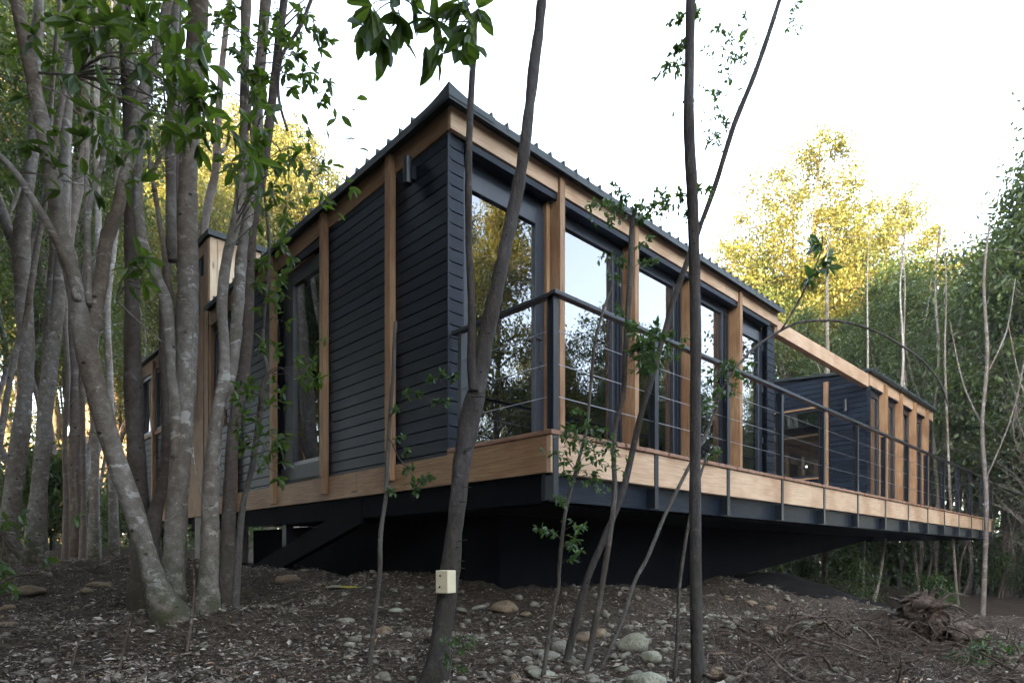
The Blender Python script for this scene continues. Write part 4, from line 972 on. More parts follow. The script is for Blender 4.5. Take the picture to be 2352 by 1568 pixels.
def template(key, bk, fm, **kw):
    mb, V, Q_ = (gen_dome if 'lobes' in kw else gen_tree)(**kw); TPL[key] = (mb.mesh('trunk_' + key), np_mesh('foliage_' + key, V, Q_), bk, fm, kw['H'])
    TPL[key][0].materials.append(bk); TPL[key][1].materials.append(fm)
    TPL[key][0].polygons.foreach_set('use_smooth', np.ones(len(TPL[key][0].polygons), dtype=bool))
    TPL[key][1].polygons.foreach_set('use_smooth', np.zeros(len(TPL[key][1].polygons), dtype=bool))
template('tall_a', bark_far, fol_far, seed=1, H=20, r0=.22, lo=.52, Rc=3.6, nb=34, leaf=.20, nleaf=15000, clump=.55)
template('tall_b', bark_pale, fol_far, seed=2, H=20, r0=.24, lo=.48, Rc=3.2, nb=38, leaf=.18, nleaf=16000, clump=.45)
template('gold_a', bark_far, fol_gold, seed=3, H=22, r0=.3, lo=.25, Rc=5.5, nb=70, leaf=.23, nleaf=38000, stems=3, clump=.6, prof=.9)
template('gold_b', bark_far, fol_gold, seed=4, H=20, r0=.25, lo=.2, Rc=4.0, nb=50, leaf=.20, nleaf=26000, clump=.5, droop=.25, prof=.8)
template('thin_a', bark_white, fol_far, seed=5, H=12, r0=.085, lo=.35, Rc=2.0, nb=26, leaf=.12, nleaf=5200, clump=.32)
template('thin_b', bark_white, fol_far, seed=6, H=12, r0=.07, lo=.25, Rc=2.4, nb=30, leaf=.13, nleaf=7500, clump=.35, lean=.08)
template('green_a', bark_far, fol_far, seed=7, H=12, r0=.14, lo=.22, Rc=3.0, nb=46, leaf=.16, nleaf=20000, clump=.42, prof=.7)
template('shoot', bark_white, fol_under, seed=8, H=5.5, r0=.035, lo=.2, Rc=2.6, nb=34, leaf=.07, nleaf=900, clump=.3, lean=.15, stems=2, sub=5)
template('bush', bark_mid, fol_under, seed=9, H=1.6, r0=.03, lo=.1, Rc=.9, nb=18, leaf=.10, nleaf=2600, clump=.22)
template('pole', bark_white, fol_far, seed=10, H=9, r0=.06, lo=.6, Rc=1.2, nb=12, leaf=.12, nleaf=1200, clump=.3, lean=.05)
template('dome_a', bark_far, fol_gold, seed=11, H=20, r0=.26, lobes=[(-.3, 0, 15.2, 3.3, 4.2), (1.5, .8, 12.6, 3.2, 3.2), (-2.6, -.5, 12.0, 2.8, 3.0), (2.9, -1, 10.5, 2.4, 2.4), (-3.6, .8, 9.6, 2.0, 2.2), (.2, -1.5, 17.6, 1.6, 2.0)], stems=6, leaf=.165, nleaf=72000, ntip=420, clump=.42)
template('dome_b', bark_far, fol_far, seed=12, H=14, r0=.18, lobes=[(0, 0, 10.6, 2.6, 2.8), (1.6, .6, 8.6, 2.4, 2.6), (-1.8, -.4, 8.0, 2.4, 2.6), (.5, -1.4, 6.2, 2.2, 1.8), (-.6, 1.2, 12.6, 1.4, 1.6)], stems=5, leaf=.16, nleaf=27000, ntip=330, clump=.38)
first = {}
def plant(key, x, y, s, rz, name, label, cat, group, z=None, zs=1.0):
    tm, fm = TPL[key][:2]
    z = gz(x, y) if z is None else z
    root = empty(name, (x, y, z), label, cat, group, rz); root.scale = (s, s, s * zs)
    a = bpy.data.objects.new('trunk' if cat == 'tree' else 'branches', tm); C.objects.link(a); a.parent = root
    b = bpy.data.objects.new('foliage', fm); C.objects.link(b); b.parent = root
    return root
RS = np.random.RandomState(21)
ONES = 'first second third fourth fifth sixth seventh eighth ninth tenth eleventh twelfth thirteenth fourteenth fifteenth sixteenth seventeenth eighteenth nineteenth'.split()
def ordinal(k):
    if k < 19: return ONES[k]
    t_, o_ = divmod(k + 1, 10); T_ = {2: 'twent', 3: 'thirt', 4: 'fort', 5: 'fift'}[t_]
    return T_ + 'ieth' if o_ == 0 else T_ + 'y-' + ONES[o_ - 1]
def number(made, label):
    k = 0
    for px, o in sorted(made, key=lambda a: a[0]):
        if 0 < px < 2352: o['label'] = label + ', ' + ordinal(k) + ' from the left'; k += 1
        else: o['label'] = label + (', left of the frame' if px <= 0 else ', right of the frame')
def row(keys, n, px0, px1, d0, d1, s0, s1, name, label, cat, group, zs=(.9, 1.15), minsep=0):
    done = 0; tries = 0; pts = []; made = []
    while done < n and tries < n * 30:
        tries += 1
        px = RS.uniform(px0, px1); d = RS.uniform(d0, d1); x = (px - CX) / F_PX * d
        # keep out of the house
        r = Vector((x - HO[0], d - HO[1], 0)); u = r.x * math.cos(HR) + r.y * math.sin(HR); v = -r.x * math.sin(HR) + r.y * math.cos(HR)
        if -1.5 < u < 19.5 and -2.5 < v < 12: continue
        if any((x - a) ** 2 + (d - b) ** 2 < minsep ** 2 for a, b in pts): continue
        pts.append((x, d)); done += 1
        made.append((px, plant(keys[RS.randint(len(keys))], x, d, RS.uniform(s0, s1), RS.uniform(0, 6.28), name, label, cat, group, zs=RS.uniform(*zs))))
    number(made, label)
def at(key, px, d, s, name, label, cat, group=None, rz=None, zs=1.0):
    return plant(key, (px - CX) / F_PX * d, d, s, RS.uniform(0, 6.28) if rz is None else rz, name, label, cat, group, zs=zs)

# distinct trunks at the left edge
def ltree(label, trs, d, bk=bark_pale, n=12):
    t = Tree('tree', label, barkm=bk); t.ws = .76
    for k, tr in enumerate(trs): t.stem(tr, d + .2 * k, d + .2 * k + .5, n, 5, .06, root=(k == 0))
    return t.finish(Vector(t.skel[0][1]))
ltree('thick blotched trunk at the far left edge, forking high up', [[(18, 1245, 66), (24, 1180, 52), (36, 1080, 48), (55, 930, 44), (60, 800, 42), (54, 680, 44), (48, 570, 46), (62, 450, 34), (76, 330, 34), (82, 200, 30), (90, -20, 28)],
    [(50, 600, 34), (20, 530, 28), (2, 470, 24), (-30, 400, 22)], [(56, 590, 26), (90, 520, 20), (108, 420, 18), (140, 250, 16), (170, 90, 14), (180, -20, 13)]], 9)
ltree('blotched trunk pair right of the thick far-left trunk', [[(82, 1245, 62), (88, 1150, 46), (98, 1030, 42), (108, 900, 42), (126, 760, 38), (138, 640, 34), (144, 520, 30), (152, 300, 28), (166, -20, 24)],
    [(100, 1020, 26), (106, 850, 26), (112, 720, 24), (124, 580, 22), (134, 460, 20), (150, 380, 18)]], 9.4)
ltree('slim pale leaning stem crossing the thick far-left trunk', [[(-14, 1240, 18), (-6, 1060, 17), (18, 900, 17), (38, 800, 17), (58, 740, 17), (74, 640, 17), (86, 560, 16), (98, 500, 14), (112, 400, 13), (120, 200, 12), (140, -20, 11)]], 8.2)
ltree('pale straight trunk between the blotched pair and the forked clump', [[(216, 1262, 34), (217, 1150, 27), (219, 1000, 24), (214, 880, 22), (220, 720, 20), (226, 560, 18), (222, 300, 16), (226, -20, 14)]], 13)
ltree('reddish slim trunk left of the pale straight one', [[(150, 1255, 18), (152, 1150, 15), (149, 1000, 14), (156, 860, 13), (150, 700, 12), (160, 400, 11), (160, -20, 10)]], 12, bark_far)
ltree('thin brown trunk pair just right of the reddish slim one', [[(190, 1258, 20), (192, 1130, 16), (190, 980, 15), (188, 820, 14), (196, 640, 13), (200, 300, 12), (206, -20, 10)], [(180, 1200, 12), (176, 1080, 11), (186, 960, 10), (182, 860, 9)]], 12.5, bark_far)
ltree('pale trunk seen between the forked stems with a lit upper half', [[(262, 1255, 26), (258, 1050, 22), (252, 880, 20), (246, 700, 20), (262, 560, 18), (270, 420, 16), (262, -20, 14)]], 15)
ltree('leaning trunk with a stubby fork above the timber tower', [[(478, 900, 30), (480, 760, 28), (474, 640, 26), (468, 540, 24), (480, 460, 24), (494, 400, 22), (498, 350, 20), (505, 200, 18), (520, 60, 16), (530, -20, 14)], [(498, 356, 14), (516, 342, 10), (520, 330, 6)]], 12.5, bark_brown)
# left forest
row(['tall_a', 'tall_b'], 9, -260, 240, 13, 24, .7, .95, 'tree', 'slender forest tree in the wood behind the left clump', 'tree', 'trees of the wood on the left', minsep=1.3)
row(['tall_a', 'tall_b'], 6, -300, 210, 24, 34, .8, 1.1, 'tree', 'forest tree deep in the wood behind the left clump', 'tree', 'trees deep in the wood on the left', minsep=1.6)
GL = []
for k, (px, d, s) in enumerate([(120, 40, 1.3), (260, 37, 1.25), (390, 38, 1.3), (520, 36, 1.25), (635, 36, 1.22), (725, 38, 1.08), (800, 40, .92), (20, 41, 1.3), (340, 44, 1.4), (580, 45, 1.5), (690, 45, 1.25), (675, 33, 1.08), (765, 36, .98), (835, 39, .82), (600, 32, 1.1), (470, 30, .82), (560, 30, .9), (340, 30, .85), (240, 32, .9), (400, 33, 1.1)]):
    GL.append((px, at('gold_b' if k % 3 == 1 else 'dome_a', px, d, s, 'tree', 'sunlit golden tree on the rise behind the house on the left', 'tree', 'golden trees behind the left of the house')))
number(GL, 'sunlit golden tree on the rise behind the house')
row(['bush'], 24, -200, 700, 14, 26, .8, 1.6, 'bush', 'green bush among the trunks of the left wood', 'bush', 'undergrowth of the left wood')
row(['thin_a', 'pole'], 14, -100, 330, 13, 22, .8, 1.1, 'tree', 'very thin young tree among the trunks of the left wood', 'tree', 'thin young trees of the left wood', minsep=.8)
# the tall golden tree and the greens on the right
at('dome_a', 1842, 28, .96, 'tree', 'tall golden sunlit tree rising behind the bridging beam', 'tree', rz=.2)
at('dome_a', 2005, 30, .95, 'tree', 'lower golden-topped tree right of the tallest golden one', 'tree', rz=2.0)
at('gold_b', 1735, 33, .76, 'tree', 'green-gold tree left of the tallest golden one', 'tree', rz=.4)
at('dome_b', 2085, 27, 1.08, 'tree', 'rounded green tree between the golden crowns and the dark wood', 'tree', rz=.4)
at('dome_b', 1935, 33, 1.1, 'tree', 'green tree filling in low behind the two golden crowns', 'tree', rz=3.4)
GL = []
for px, d, s in [(2150, 26, .95), (2215, 25, .88), (2310, 19, .92), (2385, 18, 1.05), (2450, 17, 1.1), (1960, 27, .66), (1860, 26, .58), (1770, 27, .52), (2340, 27, 1.1), (1690, 28, .5)]:
    GL.append((px, at('dome_b' if d > 24 else 'green_a', px, d, s, 'tree', 'x', 'tree', 'green trees beyond the far end of the deck')))
number(GL, 'dark green leafy tree in the wood beyond the deck')
row(['thin_a', 'thin_b', 'pole'], 46, 1650, 2500, 19, 30, .75, 1.05, 'tree', 'thin pale trunk in the wood beyond the deck', 'tree', 'thin pale trees beyond the deck', minsep=.7)
row(['shoot'], 20, 2080, 2480, 14, 20, .8, 1.5, 'shrub', 'bare pale-branched shrub beyond the end of the deck', 'shrub', 'pale twiggy shrubs beyond the deck', minsep=.8)
row(['bush'], 26, 1640, 2450, 17, 27, .7, 1.5, 'bush', 'green bush on the slope below the deck end', 'bush', 'undergrowth below the deck end')
for px, d, w_ in [(2262, 14.5, 13), (2150, 19, 11), (2395, 15, 13), (2070, 21, 10)]:
    ltree(['whitish slender trunk just right of the deck end', 'whitish slender trunk showing below the deck fascia', 'whitish slender trunk at the right edge of the frame', 'whitish slender trunk under the far deck'][[2262, 2150, 2395, 2070].index(px)],
          [[(px - 6, 1440, w_), (px, 1300, w_), (px + 4, 1150, w_ * .9), (px - 6, 980, w_ * .8), (px + 6, 820, w_ * .75), (px - 2, 650, w_ * .6), (px + 10, 520, w_ * .45)],
           [(px + 2, 1100, w_ * .4), (px + 60, 960, w_ * .3), (px + 95, 800, w_ * .25), (px + 100, 650, w_ * .2)], [(px - 4, 980, w_ * .4), (px - 50, 880, w_ * .3), (px - 80, 740, w_ * .25)], [(px + 4, 860, w_ * .4), (px + 50, 760, w_ * .3), (px + 70, 640, w_ * .2)]], d, bark_white, 8)
bark_birch = bark('white_flecked_bark', (.16, .14, .12), (.34, .31, .28), (.52, .5, .47), .56, 7)
for px, d, w_, lean, nm in [(1985, 15.5, 9, 6, 'whitish thin trunk under the deck beside the leaning one'), (2030, 15.8, 10, 32, 'whitish thin trunk under the deck leaning right'), (1895, 17, 20, 4, 'broad pale trunk seen under the deck near the base'), (2190, 16, 8, -14, 'thin grey trunk below the deck end leaning left'), (2100, 16.5, 9, -18, 'crooked grey trunk below the deck, left of the end trunks')]:
    ltree(nm, [[(px - lean, 1420, w_ * 1.2), (px - lean * .4, 1340, w_), (px, 1260, w_), (px + lean * .6, 1130, w_ * .9), (px + lean, 980, w_ * .8), (px + lean * 1.4, 820, w_ * .6), (px + lean * 1.2, 640, w_ * .4), (px + lean * 2.2, 520, w_ * .2)]], d, bark_birch if 'whitish' in nm else bark_pale, 8)
for px, d, s, nm in [(1862, 14.5, .55, 'bright green bush under the deck left of the broad trunk'), (1965, 12.6, .62, 'bright green bush beside the mound of painted shade'), (2140, 14, .6, 'bright green bush below the end of the deck'), (1780, 17, .7, 'green bush seen through the gap under the deck')]:
    at('bush', px, d, s, 'bush', nm, 'bush')
# trees to the right of the photographer, mirrored in the glazing
for x, y, s, key in [(20, 5.3, .82, 'gold_b'), (22, 3.6, .85, 'tall_b'), (20, 8.2, .46, 'gold_b'), (22.5, 9.6, .86, 'dome_b'), (24, 12.4, .84, 'dome_b'), (26, 15.5, .80, 'dome_b'), (22.5, 7.2, .80, 'dome_b'), (29, 19, .85, 'dome_b'), (19, .5, .6, 'gold_b'), (28, 7, .9, 'dome_b'), (25, 3, .8, 'tall_a'), (19, 2.5, .7, 'gold_b'), (27, 11, .85, 'dome_b'), (32, 14, 1.0, 'dome_b'), (21.4, 11.2, .5, 'gold_b'), (33, 22, 1.0, 'dome_b')]:
    plant(key, x, y, s, RS.uniform(0, 6.28), 'tree', 'tree standing off to the right, mirrored in the front glazing', 'tree', 'trees mirrored in the glazing')
for x, y in [(-9, -3), (-6, -7), (-12, 2), (-14, 9.5), (-13, 11.5), (-16, 12), (-17, 15), (-20, 14), (-19, 11), (-16, 5)]: plant('dome_b' if x < -12.5 else 'tall_b', x, y, .9 if x < -12.5 else .8, RS.uniform(0, 6.28), 'tree', 'tree off to the left of the clearing, mirrored in the left window', 'tree', 'trees off to the left of the clearing')

for x, y, s, key in [(-7.5, 1.5, .62, 'tall_b'), (-6.5, -2.5, .6, 'tall_a'), (-4.5, -4.5, 1.0, 'dome_b'), (-8.5, -5, 1.1, 'dome_b'), (-10.5, -1, 1.0, 'dome_b'), (-5, -9, 1.2, 'dome_b'), (-11, 3.5, .95, 'dome_b'), (-2.5, -3.2, .55, 'tall_b'), (-13, -5, 1.2, 'dome_b'), (-9, -10, 1.3, 'dome_b'), (-14, 0, 1.3, 'dome_b'), (-4.4, .2, .5, 'tall_b'), (-8, 4.4, .6, 'tall_b'), (-6.2, .2, 1.15, 'dome_b'), (-4.2, -2.2, 1.1, 'dome_b'), (-8.2, 2.6, 1.2, 'dome_b'), (-6, -5, 1.2, 'dome_b'), (-2.4, -4.2, 1.1, 'dome_b'), (-9.8, 5.2, 1.1, 'dome_b'), (-5.6, 2.0, 1.1, 'dome_b'), (-7.4, 4.9, 1.05, 'dome_b'), (-3.6, -.6, 1.05, 'dome_b'), (-8.5, -1.5, 1.2, 'dome_b')]:  # unseen trees, added to keep sky light off the left wall
    plant(key, x, y, s, RS.uniform(0, 6.28), 'tree', 'dense tree added outside the frame to block sky light', 'tree', 'trees added to block sky light')
# far wood as one mass
def far_mass(name, segs, n, leaf, mat):
    rs = np.random.RandomState(5); rows = []
    for (px0, px1, d0, d1, h0, h1, cnt) in segs:
        nc = 160; cx = rs.uniform(px0, px1, nc); cd = rs.uniform(d0, d1, nc); ch = rs.uniform(0, 1, nc)
        k = rs.randint(0, nc, cnt); t = (cx[k] - px0) / (px1 - px0); hh = h0 + (h1 - h0) * t
        x = (cx[k] - CX) / F_PX * cd[k]; z = gsurf(x, cd[k]) + ch[k] * hh
        rows.append(np.stack([x, cd[k], z], 1) + rs.randn(cnt, 3) * np.array((1.3, 1.3, 1.0)))
    pos = np.vstack(rows); m = len(pos); d = rnd_dirs(m, rs); up = rnd_dirs(m, rs) * .6 + np.array((0, 0, 1))
    L = leaf * rs.uniform(.6, 1.3, m); V, Q_, _ = leaf_arrays(pos, d, up, L, L * .6, 'quad')
    o = link(name, np_mesh(name, V, Q_), mat); return tag(o, kind='stuff')
far_mass('far_forest', [(-500, 300, 48, 58, 9, 8, 9000), (300, 720, 50, 58, 8, 7, 7000), (720, 1640, 46, 56, 5, 5, 8000), (1640, 2700, 38, 52, 6, 6, 8000)], 0, .5, fol_far)
far_mass('undergrowth', [(-400, 560, 18, 34, 3.0, 2.0, 14000), (1640, 2600, 20, 34, 2.5, 3.5, 16000)], 0, .2, fol_under)

# ------------------------------------------------------------------ forest floor
def dens_points(n, rs, dmax=14, pw=1.0):
    """ground points seen in the lower part of the picture, denser near the camera"""
    px = rs.uniform(-150, 2500, n); d = 2.4 + (dmax - 2.4) * rs.rand(n) ** 1.7
    x = (px - CX) / F_PX * d
    return x, d
def inside_base(x, y):
    rx = x - HO[0]; ry = y - HO[1]; u = rx * math.cos(HR) + ry * math.sin(HR); v = -rx * math.sin(HR) + ry * math.cos(HR)
    return (u > .6) & (u < 12) & (v > -.1)
rs = np.random.RandomState(31)
x, y = dens_points(230000, rs); k = ~inside_base(x, y); pxv = x / y * F_PX + CX
k &= rs.rand(len(x)) < np.interp(pxv, [0, 700, 1100, 1700, 2500], [1, 1, .6, .45, .8]); x = x[k]; y = y[k]; m = len(x)
dr = np.array([mnoise.noise((a * 1.6, b * 1.6, 9)) for a, b in zip(x, y)]); k = rs.rand(m) < np.clip(.75 + dr * 1.2, .3, 1); x = x[k]; y = y[k]; m = len(x)
z = gsurf(x, y) + rs.uniform(.0, .024, m)
d = rnd_dirs(m, rs) * np.array((1, 1, .28)); up = rnd_dirs(m, rs) * .55 + np.array((0, 0, 1)); L = (.010 + .040 * rs.rand(m) ** 2.0) * (1 + .9 * (rs.rand(m) < .06))
V, Q_, T_ = leaf_arrays(np.stack([x, y, z], 1), d, up, L, L * rs.uniform(.25, .5, m), 'quad', fold=.35)
o = link('leaf_litter', np_mesh('leaf_litter', V, Q_), litter); tag(o, kind='stuff')
x, y = dens_points(4200, rs, 11); k = ~inside_base(x, y); x = x[k]; y = y[k]
mb = MB()
for a, b in zip(x, y):
    L = rs.uniform(.05, .28); th = rs.uniform(0, 6.28); zz = float(gsurf(np.array([a]), np.array([b]))[0]) + .008
    dd = Vector((math.cos(th), math.sin(th), rs.uniform(-.02, .16))); s_ = Vector((-dd.y, dd.x, 0)) * L * rs.uniform(-.2, .2)
    p0 = Vector((a, b, zz)); mb.tube([p0, p0 + dd * L * .5 + s_, p0 + dd * L], [rs.uniform(.0012, .004), .002, .001], 4, 1)
o = mb.build('fallen_twigs', root_m); tag(o, kind='stuff')

def rock_mesh(seed, sub=3, rough=.22, flat=.7):
    import bmesh
    bm = bmesh.new(); bmesh.ops.create_icosphere(bm, subdivisions=sub, radius=1.0)
    rs = np.random.RandomState(seed); off = Vector(rs.randn(3) * 10)
    for v in bm.verts:
        n_ = mnoise.noise(v.co * .9 + off) * rough * 2 + mnoise.noise(v.co * 2.4 + off) * rough * .6 + mnoise.noise(v.co * 6 + off) * rough * .12
        v.co *= 1 + n_
        v.co.z *= flat
    me = bpy.data.meshes.new('stone'); bm.to_mesh(me); bm.free()
    me.polygons.foreach_set('use_smooth', np.ones(len(me.polygons), dtype=bool)); return me
# pebbles, too many to count
import bmesh
x, y = dens_points(7600, rs, 12); pxv = x / y * F_PX + CX
k = ~inside_base(x, y) & (rs.rand(len(x)) < np.interp(pxv, [0, 600, 900, 1300, 1900, 2500], [.12, .2, .7, 1, .8, .25])); x = x[k]; y = y[k]
bm = bmesh.new(); bmesh.ops.create_icosphere(bm, subdivisions=2, radius=1.0); base_v = np.array([v.co[:] for v in bm.verts]); base_f = np.array([[v.index for v in f.verts] for f in bm.faces]); bm.free()
mb = MB()
for a, b in zip(x, y):
    s_ = .008 + .034 * rs.rand() ** 3.2; sc = s_ * np.array((rs.uniform(.8, 1.3), rs.uniform(.7, 1.1), rs.uniform(.45, .8))); th = rs.uniform(0, 3.14)
    q = base_v * (1 + .1 * rs.randn(len(base_v), 1)) * sc; c_, s1 = math.cos(th), math.sin(th); q = np.stack([q[:, 0] * c_ - q[:, 1] * s1, q[:, 0] * s1 + q[:, 1] * c_, q[:, 2]], 1)
    mb.add(q + np.array((a, b, float(gsurf(np.array([a]), np.array([b]))[0]) + s_ * .2)), (), base_f)
o = mb.build('gravel', stone_g, smooth=True); tag(o, kind='stuff')

STONES = [  # px, py of the centre, half width px, height ratio, tone
 (1456, 1473, 38, .72, 'pale'), (1496, 1507, 23, .8, 'pale'), (1483, 1563, 40, .7, 'pale'), (1293, 1487, 33, .7, 'grey'), (1257, 1503, 25, .5, 'grey'), (1208, 1512, 12, .7, 'grey'), (1230, 1519, 12, .6, 'grey'),
 (1316, 1535, 9, .8, 'grey'), (1249, 1549, 34, .35, 'pale'), (1185, 1555, 15, .8, 'brown'), (1147, 1543, 10, .8, 'grey'), (1159, 1389, 28, .7, 'brown'), (1206, 1409, 13, .6, 'brown'), (909, 1400, 15, .55, 'pale'), (880, 1448, 18, .9, 'brown'),
 (794, 1424, 19, .5, 'grey'), (801, 1478, 12, .7, 'grey'), (900, 1492, 21, .45, 'brown'), (796, 1508, 13, .7, 'grey'), (1336, 1458, 22, .8, 'brown'), (1375, 1453, 18, .8, 'brown'), (1429, 1536, 17, .5, 'pale'), (1463, 1547, 14, .8, 'grey'),
 (1566, 1402, 10, .8, 'pale'), (1346, 1428, 8, .6, 'grey'), (1140, 1454, 9, .7, 'pale'), (1519, 1427, 12, .5, 'grey'), (1646, 1541, 19, .8, 'brown'), (1670, 1566, 28, .6, 'pale'), (1770, 1395, 11, .8, 'brown'), (1726, 1384, 14, .6, 'brown'),
 (1672, 1376, 9, .7, 'brown'), (1628, 1366, 9, .7, 'grey'), (1744, 1421, 18, .45, 'pale'), (1770, 1444, 16, .6, 'brown'), (1682, 1440, 12, .6, 'pale'), (1716, 1407, 8, .9, 'pale'), (1686, 1466, 12, .9, 'pale'), (1850, 1431, 21, .35, 'pale'),
 (1880, 1431, 13, .5, 'brown'), (1634, 1411, 10, .5, 'pale'), (1672, 1427, 8, .6, 'pale'), (60, 1357, 34, .45, 'brown'), (226, 1340, 25, .4, 'brown'), (199, 1356, 14, .7, 'brown'), (655, 1327, 27, .65, 'brown'), (767, 1347, 17, .4, 'grey'),
 (14, 1393, 16, .6, 'brown'), (14, 1432, 21, .5, 'brown'), (725, 1379, 10, .6, 'grey'), (1300, 1468, 9, .6, 'brown'), (1100, 1395, 16, .4, 'grey'), (1060, 1400, 14, .5, 'grey'), (1180, 1480, 9, .5, 'grey'), (1010, 1500, 9, .6, 'grey'),
 (930, 1530, 11, .5, 'grey'), (700, 1500, 9, .5, 'grey'), (1410, 1508, 10, .6, 'grey'), (1530, 1475, 9, .6, 'pale'), (1590, 1440, 9, .6, 'grey'), (1360, 1558, 12, .5, 'grey'), (1060, 1555, 13, .5, 'grey')]
rm = {t_: [rock_mesh(s_ + q_) for s_ in range(7)] for q_, t_ in enumerate(('pale', 'grey', 'brown'))}
stone_p = stone_mat('pale_stone', (.23, .24, .19))
LM = [(400, 'the forked clump'), (655, 'the diagonal strut'), (860, 'the broken-topped sapling'), (1010, 'the tree with the cream box'), (1270, 'the dark leafy sapling'), (1370, 'the gnarled sapling'), (1600, 'the straight dark trunk'), (1800, 'the curved fallen branch'), (0, 'the left edge of the frame')]
info = []
for k, (px, py, r_, hr, tone) in enumerate(STONES):
    c = pix_ground(px, py + r_ * hr * .55); rad = r_ * c.y / F_PX
    me = rm[tone][k % 7]
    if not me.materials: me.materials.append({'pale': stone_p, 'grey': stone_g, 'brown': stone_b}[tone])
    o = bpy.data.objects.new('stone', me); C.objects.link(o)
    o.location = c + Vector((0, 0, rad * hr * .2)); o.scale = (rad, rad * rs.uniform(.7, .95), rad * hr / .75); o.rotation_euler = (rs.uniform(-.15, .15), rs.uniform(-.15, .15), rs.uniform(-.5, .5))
    o['category'] = 'stone'; o['group'] = 'stones lying on the forest floor'
    size = 'large' if r_ > 24 else 'medium' if r_ > 14 else 'small'
    lm = min(LM, key=lambda a: abs(a[0] - px)); info.append((px, o, size, tone, lm))
keys = {}
for px, o, size, tone, lm in sorted(info, key=lambda a: a[0]): keys.setdefault((size, tone, lm[1]), []).append((px, o, lm[0]))
for (size, tone, nm), lst in keys.items():
    for k, (px, o, lx) in enumerate(lst):
        o['label'] = f'{size} {tone} stone near {nm}' + (f', {ordinal(k)} from left' if len(lst) > 1 else ' on the soil')

# low mound under the deck, shade painted in its near-black colour
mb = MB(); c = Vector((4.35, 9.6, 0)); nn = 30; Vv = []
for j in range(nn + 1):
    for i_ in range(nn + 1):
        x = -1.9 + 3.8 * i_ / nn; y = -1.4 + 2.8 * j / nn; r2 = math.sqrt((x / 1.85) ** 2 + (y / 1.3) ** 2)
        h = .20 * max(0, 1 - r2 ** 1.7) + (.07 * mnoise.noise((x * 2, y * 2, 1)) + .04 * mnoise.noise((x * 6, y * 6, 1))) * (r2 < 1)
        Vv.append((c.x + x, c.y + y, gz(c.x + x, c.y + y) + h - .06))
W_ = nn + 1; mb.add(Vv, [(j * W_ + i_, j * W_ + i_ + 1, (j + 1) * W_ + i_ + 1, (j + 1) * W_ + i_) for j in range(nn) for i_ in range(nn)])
o = mb.build('dark_soil_bank', dark_soil, smooth=True); tag(o, kind='structure')  # not a real bank, stands for the shadow under the deck

# root heap with its stump, fallen wood
hp = pix_ground(2020, 1500); heap = empty('root_heap', hp, 'heap of torn roots and soil around an upturned stump at lower right', 'root heap')
mb = MB(); hrs = np.random.RandomState(8)
for k in range(1100):
    px = hrs.uniform(1640, 2330); py = hrs.uniform(1430, 1590); p0 = pix_ground(px, py) + Vector((0, 0, hrs.uniform(-.02, .10)))
    L = hrs.uniform(.12, .6); th = hrs.normal(0, 1.0) + (math.pi if hrs.rand() < .5 else 0); dirv = Vector((math.cos(th), math.sin(th) * .7, hrs.uniform(-.3, .45))); pts = [p0]; dcur = dirv
    for q in range(5):
        dcur = (dcur + Vector(hrs.randn(3)) * .38).normalized(); pn = pts[-1] + dcur * L / 5
        gzv = float(gsurf(np.array([pn.x]), np.array([pn.y]))[0]); pn.z = max(min(pn.z, gzv + .22), gzv + .0); pts.append(pn)
    r0 = .0018 + .014 * hrs.rand() ** 7; mb.tube(pts, [r0, r0 * .9, r0 * .8, r0 * .6, r0 * .4, r0 * .2], 5, 3, .06, seed=k)
o = mb.build('roots', root_m, heap, hp, smooth=True); o['kind'] = 'stuff'
mb = MB(); sp = pix_ground(2120, 1455)
mb.tube([sp + Vector((.35, -.25, -.08)), sp + Vector((.12, -.1, .04)), sp + Vector((0, 0, .12)), sp + Vector((-.06, .04, .26)), sp + Vector((-.08, .05, .30))], [.06, .085, .11, .10, .05], 26, 8, .38, seed=3)
for k in range(34):
    th = k / 34 * 6.28 + hrs.rand() * .3; a = sp + Vector((.02, 0, .16)); e_ = a + Vector((math.cos(th) * hrs.uniform(.08, .42), math.sin(th) * hrs.uniform(.1, .35), hrs.uniform(-.2, .16)))
    mb.tube([a, a.lerp(e_, .5) + Vector((0, 0, .05)) + Vector(hrs.randn(3)) * .05, e_], [.028, .012, .003], 7, 5, .2, seed=k)
mb.build('stump', root_m, heap, hp, smooth=True)
def fallen(name, label, pts, d0, d1, r, cat='branch', n=9, lift=.03, forks=()):
    mb = MB(); m = len(pts); P_ = []; 
    for k, (px, py) in enumerate(pts): P_.append(P(px, py, d0 + (d1 - d0) * k / (m - 1)))
    mb.tube(P_, [r * (1 - .7 * k / (m - 1)) for k in range(m)], n, 6, .1, seed=len(label))
    for f in forks:
        Q2 = [P(px, py, d) for px, py, d in f]; mb.tube(Q2, [r * .5, r * .35, r * .12][:len(Q2)], 7, 5, .08, seed=4)
    o = mb.build(name, root_m, None, P_[0], smooth=True); o.location = P_[0]; return tag(o, label, cat)
fallen('fallen_branch', 'dark heavy fallen branch with pale broken tip at the far right', [(2165, 1470), (2200, 1458), (2240, 1456), (2280, 1452), (2315, 1460)], 6.6, 7.4, .055, forks=[[(2270, 1454, 7.1), (2288, 1445, 7.2), (2294, 1435, 7.2)]])
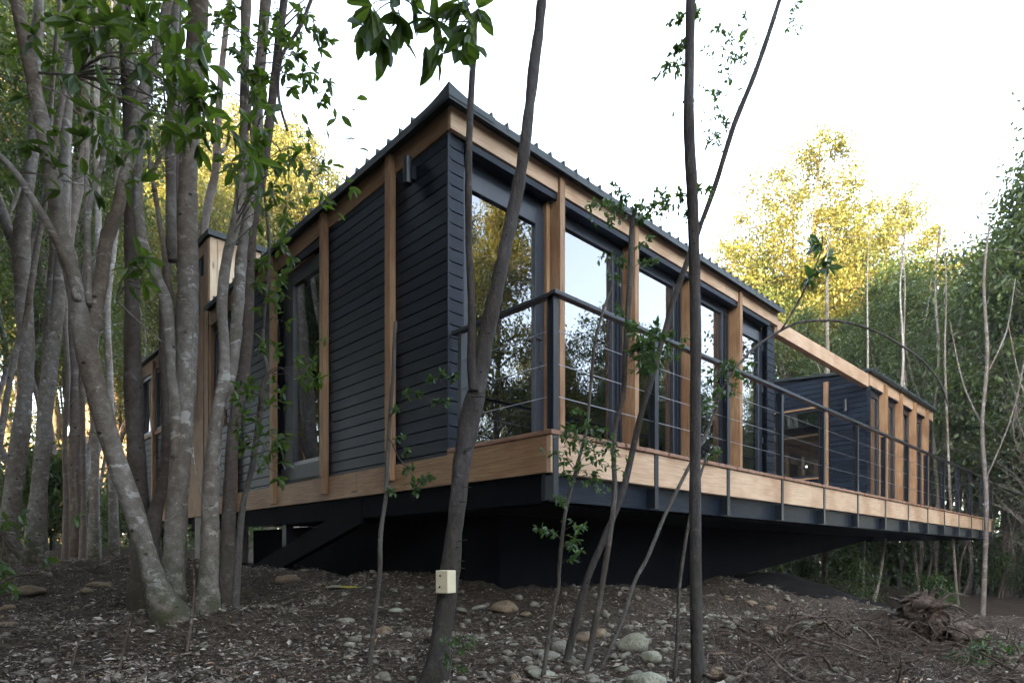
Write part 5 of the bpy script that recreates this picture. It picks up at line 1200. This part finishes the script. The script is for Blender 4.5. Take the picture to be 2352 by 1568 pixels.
fallen('fallen_branch', 'crooked bare branch arching over the slope before the soil bank', [(1710, 1470), (1735, 1445), (1765, 1430), (1805, 1425), (1822, 1412), (1840, 1405), (1862, 1396)], 6.0, 6.8, .022, forks=[[(1822, 1414, 6.4), (1820, 1400, 6.4), (1818, 1390, 6.4)], [(1845, 1402, 6.6), (1858, 1385, 6.7), (1868, 1374, 6.7)]])  # the soil bank is the mound that stands for the deck's shadow
fallen('fallen_branch', 'thin pale root running from the pale boulder towards the right', [(1500, 1470), (1540, 1500), (1580, 1520), (1620, 1560)], 4.7, 4.2, .010)
fallen('fallen_branch', 'long half-buried brown branch on the litter at the left edge', [(-20, 1340), (20, 1325), (60, 1318), (95, 1318)], 6.2, 6.6, .03)
fallen('fallen_branch', 'grey stick lying towards the corner of the house at left', [(225, 1300), (260, 1285), (292, 1270)], 8.2, 8.6, .02)
fallen('stick', 'pale straight thin stick leaning upright in the front litter', [(264, 1580), (282, 1500), (303, 1408)], 3.35, 3.7, .0085, 'stick')
fallen('stick', 'grey stick standing between the pale tree feet', [(428, 1500), (440, 1420), (446, 1350), (444, 1300)], 3.9, 4.3, .012, 'stick')
fallen('stick', 'forked twig on the litter left of the pale stick', [(165, 1530), (178, 1480), (198, 1450)], 3.7, 3.9, .006, 'stick')
y1 = pix_ground(795, 1352); ys = empty('folding_rule', y1 + Vector((0, 0, .012)), 'yellow folding rule lying on the soil left of the thin sapling', 'rule', rz=-.12)
q = MB(); q.box(-.22, .22, -.012, .012, 0, .012, .002); q.build('blade', yellow_m, ys); q = MB(); q.box(-.10, .24, .02, .045, .006, .018, .002); q.build('blade', yellow_m, ys)

# ------------------------------------------------------------------ thin evening air
HAZE = 0.0006
hb = MB(); hb.box(-70, 90, -60, 110, -12, 40)
hz = hb.build('haze', None); tag(hz, kind='stuff')
hm = bpy.data.materials.new('haze'); hm.use_nodes = True; hn = hm.node_tree; hn.nodes.clear()
ho = N(hn, 'ShaderNodeOutputMaterial'); hv = N(hn, 'ShaderNodeVolumePrincipled'); hv.inputs['Density'].default_value = HAZE; hv.inputs['Color'].default_value = (.86, .92, 1, 1); hv.inputs['Anisotropy'].default_value = .2
hn.links.new(hv.outputs[0], ho.inputs['Volume']); hz.data.materials.append(hm)
